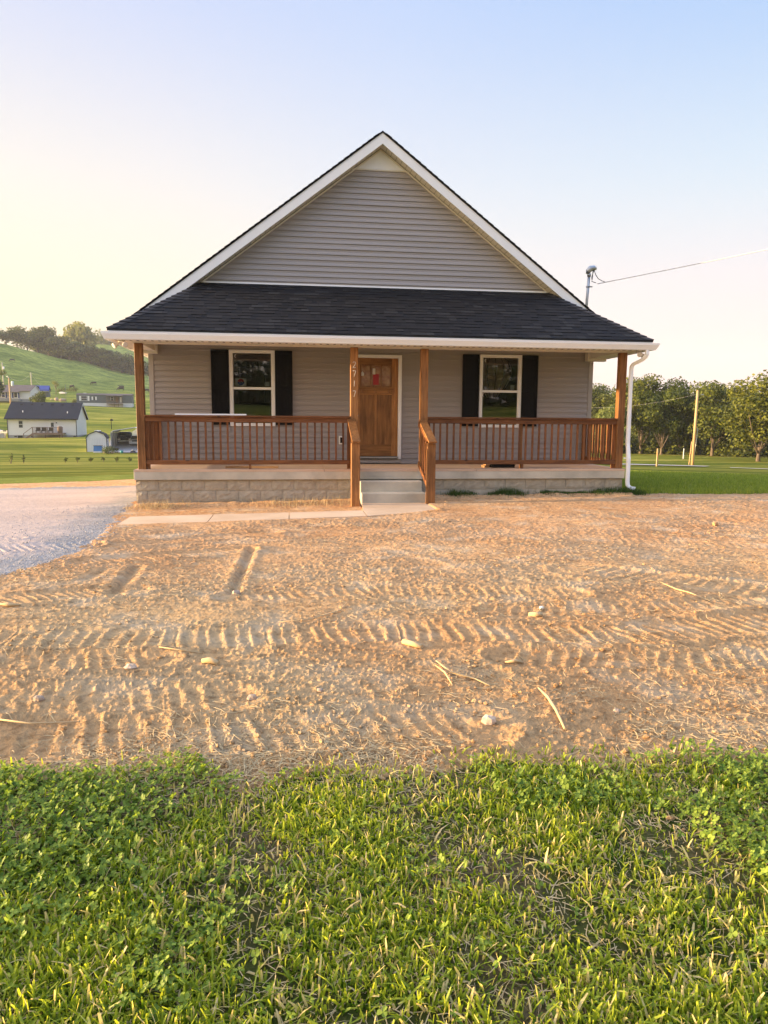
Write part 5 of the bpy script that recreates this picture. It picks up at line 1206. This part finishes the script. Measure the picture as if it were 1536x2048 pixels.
stake(1378, 66.5, 883, .08, 'leaning wooden stake beside the foot of the bare wooden utility pole', 'pole', 3)
mbx = thing('mailbox', at(223, 150), 'small black mailbox on a dark post beyond the carport', 'mailbox'); LB(MB().box(-.05, .05, -.05, .05, -.8, 1.6), 'post', 'black', mbx); LB(MB().prism([(-.15, 1.6), (.35, 1.6), (.35, 1.85), (.1, 1.98), (-.15, 1.85)], 'y', -.2, .2), 'box', 'black', mbx)
bt = thing('tree', at(112, 250), 'small thin tree standing alone at the foot of the pasture left of the mobile home', 'tree'); m = MB().tube([(0, 0, -.3), (.05, 0, 1.5), (-.1, 0, 3.6)], [.12, .1, .04], 6)
for i in range(9): a = i*2.4; m.tube([(0, 0, 1.6+i*.15), (math.cos(a)*.7, math.sin(a)*.7, 2.6+i*.2), (math.cos(a)*1.3, math.sin(a)*1.3, 3.2+i*.25)], [.05, .03, .01], 4)
LB(m, 'trunk', 'bark', bt)
me, _l = crown_mesh(4.8, 1.7, 2.2, 260, .3, 350, M['leaf_pale'], lobes=9); me.name = 'crown'; o = bpy.data.objects.new('crown', me); COL.objects.link(o); o.parent = bt
tr = frame_at(117, 252, R(-12), 'boat', 'low white boat on the grass at the foot of the pasture', 'boat'); LB(MB().prism([(0, .45), (2.4, .45), (2.2, 0.05), (.5, 0)], 'y', 0, 1).prism([(.3, .45), (1.4, .45), (1.2, .62), (.5, .62)], 'y', .2, .8), 'hull', 'bgwhite', tr, bevel=.05)
def boulder(px, D, s, label, mat='rock', seed=1):
    random.seed(seed); x, y, g = at(px, D); tag(MB().ball((x, y, g+s[2]*.6), s, 10, 7, .13).build('boulder', M[mat]), label, 'boulder')
boulder(113.5, 218, (.55, .4, .55), 'pale boulder left of the cluster beside the thin dark metal post', seed=2); boulder(125, 216, (.95, .6, .5), 'broad pale boulder just left of the thin dark metal post', seed=3); boulder(104, 220, (.4, .3, .2), 'smallest pale stone left of the pale boulders', seed=4)
patch('dirt_track', [A(236, 128), A(256, 126), A(302, 172), A(296, 176)], 'track', .05) if 'track' in M else None

# cows
def cow_mesh(seed, graze=True):
    mb = MB(); rr = random.Random(seed)
    # body loft along x, head at -x
    ring = [(-1.0, 1.02, .20, .24), (-.85, 1.02, .28, .36), (-.5, 1.0, .34, .42), (0, .98, .37, .44), (.45, 1.02, .34, .40), (.8, 1.05, .28, .33), (1.0, 1.06, .14, .2)]
    vs = []; n = 10
    for x, z, ry, rz in ring:
        for k in range(n): a = 2*math.pi*k/n; vs.append((x, ry*math.cos(a), z+rz*math.sin(a)))
    fs = [(i*n+k, i*n+(k+1) % n, (i+1)*n+(k+1) % n, (i+1)*n+k) for i in range(len(ring)-1) for k in range(n)]+[tuple(range(n))[::-1], tuple((len(ring)-1)*n+k for k in range(n))]
    mb.add(vs, fs, True)
    for x, s in ((-.72, 1), (-.66, -1)): mb.tube([(x, s*.17, .85), (x-.04, s*.18, .45), (x-.02, s*.18, .28), (x-.02, s*.18, .0)], [.13, .075, .06, .065], 7)
    for x, s in ((.78, 1), (.86, -1)): mb.tube([(x-.05, s*.18, .95), (x-.08, s*.19, .6), (x+.06, s*.19, .42), (x, s*.19, 0)], [.19, .11, .065, .065], 7)
    if graze: mb.tube([(-.85, 0, 1.1), (-1.15, 0, .85), (-1.38, 0, .48), (-1.48, 0, .28), (-1.62, .0, .08)], [.26, .2, .15, .15, .09], 9); hd = (-1.40, .5)
    else: mb.tube([(-.85, 0, 1.15), (-1.2, 0, 1.3), (-1.42, 0, 1.38), (-1.75, 0, 1.22)], [.26, .19, .16, .09], 9); hd = (-1.42, 1.45)
    for s in (1, -1): mb.tube([(hd[0], s*.1, hd[1]), (hd[0]+.05, s*.28, hd[1]+.02)], [.05, .02], 5)
    mb.tube([(1.0, 0, 1.2), (1.1, 0, .9), (1.1, 0, .4)], [.035, .025, .05], 5)
    return mb
cg = cow_mesh(1).build('grazing_cow', M['cowblack'], origin=(0, 0, 0)); cg2 = cow_mesh(2, False).build('standing_cow', M['cowblack'], origin=(0, 0, 0))
cs = [(25, 404, R(10), cg, 'lone black cow highest on the pasture near the left edge'), (144.5, 300, R(-35), cg, 'largest black cow, grazing on the pasture left of the mobile home'), (188, 352, R(8), cg, 'black cow on the pasture right above the left half of the mobile home'),
 (243.5, 350, R(5), cg2, 'smallest black cow, standing uphill above the right end of the mobile home'), (242, 295, R(12), cg, 'black cow low on the pasture behind the right end of the mobile home'), (292.5, 285, R(15), cg, 'black cow visible between the left porch post and the house corner')]
first = set()
for px, D, rz, src, lab in cs:
    o = src if src.name not in first else src.copy()
    if src.name in first: COL.objects.link(o)
    first.add(src.name); o.location = at(px, D); o.rotation_euler = (0, 0, rz); tag(o, lab, 'cow', 'black cows on the hillside pasture')

# gravel strip on the right lawn
M['strip'] = pm('gravel_strip', (.50, .45, .38), (.38, .34, .28), .8, .95, .4, 20, .03); M['track'] = pm('dirt_track', (.40, .33, .20), (.26, .26, .12), .5, .95)
patch('gravel_lane', [A(1180, 56.5), A(1410, 57.5), A(1420, 61), A(1180, 62)], 'strip', .05); patch('gravel_lane', [A(1460, 55), A(1640, 53), A(1640, 55), A(1460, 57)], 'strip', .05)
patch('dirt_track', [A(236, 124), A(262, 122), A(304, 170), A(298, 174)], 'track', .10)

# ------------------------------------------------------------------ grass, clover, straw, stones near the camera
def zg(x, y): return ground_z(x, y)[0]
def blades(x, y, h, w, seed, lean=.45, segs=3, z=None, az=None, blunt=.55):
    r = np.random.default_rng(seed); n = len(x); z = zg(x, y) if z is None else z
    a = r.uniform(0, 2*np.pi, n); b = r.uniform(0, 2*np.pi, n) if az is None else az; cv = np.abs(r.normal(0, lean, n))
    px, py = np.cos(a), np.sin(a); V = np.zeros((n, (segs+1)*2, 3), np.float32)
    for s in range(segs+1):
        t = s/segs; ww = w*(1-(1-blunt)*t**2)*(1.0 if s < segs else .8)*.5; off = cv*h*t**1.6; hh = h*t*np.sqrt(np.clip(1-(cv*t*.6)**2, .15, 1))
        cx, cy, cz = x+np.cos(b)*off, y+np.sin(b)*off, z-.004+hh
        V[:, 2*s] = np.stack([cx-px*ww, cy-py*ww, cz], -1); V[:, 2*s+1] = np.stack([cx+px*ww, cy+py*ww, cz], -1)
    k = (segs+1)*2; base = (np.arange(n)*k)[:, None, None]
    f = np.array([[2*s, 2*s+1, 2*s+3, 2*s+2] for s in range(segs)])[None]
    return V.reshape(-1, 3), (base+f).reshape(-1, 4), k
def fan_pts(n, d0, d1, a0, a1, seed):
    r = np.random.default_rng(seed); D = np.sqrt(r.uniform(d0**2, d1**2, n)); A_ = r.uniform(a0, a1, n)+YAW
    return CAM[0]+D*np.sin(A_), CAM[1]+D*np.cos(A_), D
# mown grass in front
x, y, D = fan_pts(240000, 1.25, 3.75, R(-42), R(43), 71)
e = grass_edge(x, y); r_ = np.random.default_rng(72); clv = fbm(x*1.6+3, y*1.9, 77, 3)+np.where((x < 2.55) & (y > -10.95), .10, 0)
thin = fbm(x*2.4, y*2.4, 78, 3)
keep = (r_.random(len(x)) < np.clip(e/.45+.32, 0, 1)**1.8*np.clip(.35+3.2*(thin-.36), .10, 1)*np.clip(1.25-2.6*np.clip(clv-.60, 0, 1)*3, .2, 1))
x, y, thin = x[keep], y[keep], thin[keep]; n = len(x); ht = r_.gamma(4, .0088, n)*(.55+.8*fbm(x*1.6, y*1.6, 79, 2)); ht = np.clip(ht*.84, .008, .060)
V, F, k = blades(x, y, ht, r_.uniform(.0035, .0105, n), 73, .85)
tn = np.clip(r_.normal(.45, .2, n)+.25*(fbm(x*2, y*2, 80, 2)-.5), 0, .86); dead = r_.random(n) < .13+.9*np.clip(.5-thin, 0, 1); tn[dead] = r_.uniform(.88, 1, dead.sum())
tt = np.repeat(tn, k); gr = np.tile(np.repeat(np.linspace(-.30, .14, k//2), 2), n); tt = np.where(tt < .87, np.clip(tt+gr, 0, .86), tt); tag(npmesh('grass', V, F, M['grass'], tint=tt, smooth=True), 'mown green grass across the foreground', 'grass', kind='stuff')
# clover
x, y, D = fan_pts(34000, 1.3, 3.4, R(-42), R(43), 81); e = grass_edge(x, y)
clv = fbm(x*1.6+3, y*1.9, 77, 3)+np.where((x < 2.55) & (y > -10.95), .10, 0)
keep = (e > .0) & (r_.random(len(x)) < np.clip((clv-.60)*6, .02, 1)); x, y = x[keep], y[keep]; n = len(x); z = zg(x, y)+r_.uniform(.012, .062, n)
tv = []; tf = []; tm = []; b0 = 0
az = r_.uniform(0, 2*np.pi, n); sz = r_.uniform(.006, .0140, n); tlt = r_.normal(0, .55, (n, 2))+np.array([.25, 0])
for kf in range(3):
    a = az+kf*2.094; ux, uy = np.cos(a), np.sin(a); vx, vy = -uy, ux
    pts = []
    for u_, v_ in ((0, 0), (.45, -.48), (.95, -.42), (1.1, 0), (.95, .42), (.45, .48)):
        X_ = ux*u_*sz+vx*v_*sz; Y_ = uy*u_*sz+vy*v_*sz; pts.append(np.stack([x+X_, y+Y_, z+X_*tlt[:, 0]+Y_*tlt[:, 1]+.25*abs(v_)*sz*1.2], -1))
    V = np.stack(pts, 1); tv.append(V.reshape(-1, 3)); bi = (np.arange(n)*6)[:, None]+b0
    tf += [bi+np.array([[0, 1, 2, 3]]), bi+np.array([[0, 3, 4, 5]])]; b0 += n*6; tm.append(np.repeat(np.clip(r_.normal(.5, .25, n), 0, 1), 6))
tag(npmesh('clover', np.concatenate(tv), np.concatenate(tf), M['clover'], tint=np.concatenate(tm)), 'clover leaves mixed into the foreground grass', 'clover', kind='stuff')
# dead stalks and straw
def straw(n, fn, seed, L0, L1, name, label, wd=.0016):
    r = np.random.default_rng(seed); x, y, D = fn(n, seed+1); n = len(x); a = r.uniform(0, 2*np.pi, n); L = r.uniform(L0, L1, n)**1.0*np.where(r.random(n) < .1, 1.6, 1); wx = wd*r.uniform(.6, 1.5, n)*np.clip(D/6, .7, 2.2)
    cv = r.normal(0, .25, n); V = np.zeros((n, 8, 3), np.float32)
    for s in range(4):
        t = s/3-.5; X_ = x+np.cos(a+cv*t)*L*t; Y_ = y+np.sin(a+cv*t)*L*t; Z_ = zg(X_, Y_)+.002+r.uniform(0, .004, n)+(.25-t*t)*r.uniform(0, .05, n)*L*2
        V[:, 2*s] = np.stack([X_-np.sin(a)*wx, Y_+np.cos(a)*wx, Z_], -1); V[:, 2*s+1] = np.stack([X_+np.sin(a)*wx, Y_-np.cos(a)*wx, Z_+wx*.8], -1)
    base = (np.arange(n)*8)[:, None, None]; f = np.array([[2*s, 2*s+1, 2*s+3, 2*s+2] for s in range(3)])[None]
    return tag(npmesh(name, V.reshape(-1, 3), (base+f).reshape(-1, 4), M['straw'], smooth=True), label, name, kind='stuff')
def f_dirt(n, s):
    r = np.random.default_rng(s); D = np.exp(r.uniform(math.log(2.6), math.log(14.5), n)); A_ = r.uniform(R(-40), R(41), n)+YAW; x = CAM[0]+D*np.sin(A_); y = CAM[1]+D*np.cos(A_)
    dens = np.clip((fbm(x*1.3, y*1.3, 91, 3)-.38)*4, .06, 1)*(.35+.9*np.exp(-(np.abs(grass_edge(x, y))/.35)**2)); k = (~inpoly(x, y, GRAVEL)) & (y < -.15) & (r.random(n) < dens) & ~((y > -2.7) & (y < -1.4) & (x < 5.2) & (x > .3)) & ~((x > 3.8) & (x < 5.3) & (y > -2.3)); return x[k], y[k], D[k]
def f_grass(n, s):
    x, y, D = fan_pts(n, 1.3, 3.6, R(-41), R(42), s); r = np.random.default_rng(s); k = (grass_edge(x, y) > -.25) & (r.random(n) < np.clip(1.2-fbm(x*2.4, y*2.4, 78, 3)*1.4, .15, 1)); return x[k], y[k], D[k]
straw(60000, f_dirt, 95, .02, .10, 'straw', 'loose straw and dead roots scattered over the bare soil'); straw(11000, f_grass, 97, .02, .08, 'thatch', 'dry clippings lying among the foreground grass', .0012)
# clods and pebbles
def lumps(n, fn, seed, s0, s1, mat, name, label, cat):
    r = np.random.default_rng(seed); x, y, D = fn(n, seed+1); n = len(x); s = s0*(s1/s0)**(r.random(n)**2.6)
    ico = []; bm = bmesh.new(); bmesh.ops.create_icosphere(bm, subdivisions=1, radius=1); iv = np.array([v.co[:] for v in bm.verts]); fi = np.array([[v.index for v in f.verts] for f in bm.faces]); bm.free()
    V = iv[None]*(1+r.uniform(-.28, .28, (n, len(iv), 1)))*s[:, None, None]*r.uniform(.7, 1.3, (n, 1, 3))*np.array([1, 1, .65])
    V[:, :, 0] += x[:, None]; V[:, :, 1] += y[:, None]; V[:, :, 2] += (zg(x, y)+s*.25)[:, None]
    F = (np.arange(n)*len(iv))[:, None, None]+fi[None]
    return tag(npmesh(name, V.reshape(-1, 3), F.reshape(-1, 3), M[mat]), label, cat, kind='stuff')
lumps(34000, f_dirt, 101, .003, .016, 'dirt', 'soil_clods', 'clods of dry soil scattered over the yard', 'soil clods')
M['bluestone'] = pm('blue_gravel', (.48, .44, .41), (.27, .255, .245), 25, .85)
def f_grav(n, s):
    r = np.random.default_rng(s); x = r.uniform(-3.5, 1.1, n); y = r.uniform(-6.9, .3, n); d = segdist(x, y, GRAVEL); i = inpoly(x, y, GRAVEL)
    k = np.where(i, r.random(n) < np.exp(-d/.7), r.random(n) < np.exp(-d/.12)); D = np.hypot(x-CAM[0], y-CAM[1]); return x[k], y[k], D[k]
lumps(22000, f_grav, 105, .004, .013, 'bluestone', 'loose_gravel', 'blue-grey crushed stone along the edge of the driveway', 'gravel')
# right lawn blades and the weeds against the wall
r_ = np.random.default_rng(110); x, y, D = fan_pts(230000, 12.2, 31, R(16), R(43), 111); k = (right_lawn(x, y) > -.05) & (r_.random(len(x)) < np.clip(2.2-D/14, .25, 1)); x, y, D = x[k], y[k], D[k]; n = len(x)
V, F, kk = blades(x, y, r_.uniform(.03, .10, n)*(1+.4*(D < 15)), r_.uniform(.006, .014, n)*np.clip(D/14, 1, 2), 112, .5, 2, blunt=.2)
tag(npmesh('grass', V, F, M['lawn_blade'], tint=np.repeat(np.clip(r_.normal(.45, .2, n), 0, 1), kk)), 'mown lawn to the right of the house', 'grass', kind='stuff')
n = 3600; x = np.concatenate([r_.choice([5.75, 6.0, 6.55, 6.75, 7.0, 7.55, 7.85, 7.95, 8.2, 8.55, 8.8, 9.05, 9.25, 9.35], n)+r_.normal(0, .09, n)]); y = -.06-np.abs(r_.normal(0, .10, n)); hx = .03+.11*vn(x*3.1, x*0, 6)
V, F, kk = blades(x, y, hx*r_.uniform(.4, 1.3, n), r_.uniform(.005, .010, n), 114, .6, 3, blunt=.15)
M['weed'] = foliage('weed_blade', (.02, .045, .010), (.07, .13, .025), .3)
tag(npmesh('weeds', V, F, M['weed'], tint=np.repeat(np.clip(r_.normal(.45, .2, n), 0, 1), kk)), 'tufts of weeds along the foot of the right block wall', 'weeds', kind='stuff')
# long left-hand tufts of dry stems by the left foundation corner
n = 1500; x = np.concatenate([r_.normal(.45, .25, n//2), r_.normal(3.0, .5, n-n//2)]); y = -.25-np.abs(r_.normal(0, .2, n)); V, F, kk = blades(x, y, r_.uniform(.03, .14, n), r_.uniform(.003, .006, n), 116, 1.1, 3, blunt=.2)
tag(npmesh('dry_stems', V, F, M['straw']), 'dry stems caught along the foot of the left block wall', 'dry stems', kind='stuff')

# single things lying on the soil
def rock(px, py, s, label, mat='rock', seed=0, z=-.56):
    random.seed(seed+50); v = ray(px, py); t = (z-CAM[2])/v[2]; x, y = CAM[0]+v[0]*t, CAM[1]+v[1]*t; g0 = float(zg(np.array([x]), np.array([y]))[0])
    m = MB().ball((x, y, g0+s[2]*.45), s, 9, 6, .16); m.S = [False]*len(m.S)
    return tag(m.build('rock', M[mat]), label, 'rock')
M['whiterock'] = pm('white_rock', (.66, .52, .40), (.50, .38, .27), 20, .9, .4, 60, .004)
rock(977, 1447, (.038, .028, .026), 'largest pinkish-white rock on the soil at lower right of centre', 'whiterock', 1); rock(262, 1340, (.038, .022, .020), 'whitish rock lying among clods at left of centre', 'whiterock', 2)
rock(505, 1398, (.03, .022, .02), 'small tan stone between the grass and the whitish rock', 'rock', 3); rock(640, 1388, (.018, .015, .014), 'small round pebble left of the stubby root pieces', 'rock', 4); rock(1233, 1427, (.02, .018, .015), 'small brown stone right of the pinkish-white rock', 'rock', 5)
rock(473, 1186, (.04, .035, .03), 'small tan stone at the near end of the long rut', 'rock', 6); rock(78, 1402, (.028, .02, .02), 'rounded stone near the left edge of the soil', 'rock', 7); rock(1430, 1052, (.045, .04, .035), 'dark clod on the bare soil near the right edge', 'dirt', 8); rock(1083, 1220, (.02, .012, .014), 'tiny white scrap on the soil behind the middle root piece', 'paper', 9)
M['rootwood'] = pm('root_wood', (.62, .45, .24), (.46, .31, .15), 14, .8, .3, 40, .004, stretch=(1, .2, 1))
def stick(P, r, name, label, cat, z=-.56):
    q = []
    for px, py, h in P:
        v = ray(px, py); t = (z-CAM[2])/v[2]; x, y = CAM[0]+v[0]*t, CAM[1]+v[1]*t; q.append((x, y, float(zg(np.array([x]), np.array([y]))[0])+h))
    return tag(MB().tube(q, r, 7).build(name, M['rootwood']), label, cat)
stick([(806, 1291, .012), (825, 1296, .016), (844, 1301, .012)], [.017, .019, .016], 'root_piece', 'stubby tan root piece lying on the wheel track at the centre', 'root'); stick([(1058, 1236, .015), (1072, 1238, .016), (1084, 1238, .014)], [.018, .02, .017], 'root_piece', 'stubby tan root piece right of centre behind the track', 'root')
stick([(404, 1328, .015), (420, 1328, .02), (437, 1332, .012)], [.015, .02, .016], 'root_piece', 'stubby tan root piece right of the whitish rock', 'root')
stick([(1076, 1388, .012), (1095, 1410, .03), (1112, 1432, .02), (1130, 1464, .012)], [.004, .008, .008, .006], 'stick', 'forked stick lying on the soil right of the pinkish-white rock', 'stick')
stick([(872, 1332, .02), (900, 1356, .02), (950, 1366, .012), (980, 1378, .008)], [.003, .006, .005, .003], 'stick', 'long pale root running right from the tangle at centre', 'stick'); stick([(870, 1338, .01), (890, 1360, .03), (905, 1378, .01)], [.003, .006, .003], 'stick', 'short pale root crossing the longer one at centre', 'stick')
stick([(0, 1448, .012), (60, 1450, .015), (160, 1447, .008)], [.004, .004, .003], 'stick', 'thin straight pale stalk at the left edge of the soil', 'stick'); stick([(558, 1245, .01), (620, 1240, .015), (680, 1222, .01), (702, 1200, .008)], [.003, .004, .004, .002], 'stick', 'curved pale stem on the tread marks left of centre', 'stick')
stick([(1320, 1168, .012), (1352, 1186, .02), (1378, 1192, .012), (1420, 1205, .008)], [.003, .006, .005, .003], 'stick', 'pale branching root at the right side of the soil', 'stick'); stick([(318, 1302, .01), (360, 1306, .012), (404, 1306, .008)], [.003, .004, .003], 'stick', 'thin pale stem lying in the wheel track at left', 'stick')
stick([(0, 1213, .012), (20, 1214, .018), (42, 1212, .01)], [.008, .014, .006], 'stick', 'flat pale chip of wood at the left edge beside the gravel', 'stick'); stick([(1010, 1330, .01), (1030, 1331, .02), (1046, 1328, .01)], [.006, .011, .006], 'stick', 'short orange splinter in a dark clod right of centre', 'stick')

# ------------------------------------------------------------------ air
def haze():
    hz = bpy.data.materials.new('haze'); hz.use_nodes = True; t = hz.node_tree; t.nodes.clear(); o = N('ShaderNodeOutputMaterial', t); v = N('ShaderNodeVolumePrincipled', t)
    v.inputs['Color'].default_value = (.86, .90, .96, 1); v.inputs['Density'].default_value = HAZE; t.links.new(v.outputs[0], o.inputs['Volume'])
    tag(MB().box(-1080, 1080, -1080, 1080, -14, 110).build('haze', hz), 'thin evening haze over the valley', 'haze', kind='stuff')
HAZE = 0.00024
if HAZE: haze()
for o in S.objects:
    for k in ('_w', '_top'):
        if k in o: del o[k]
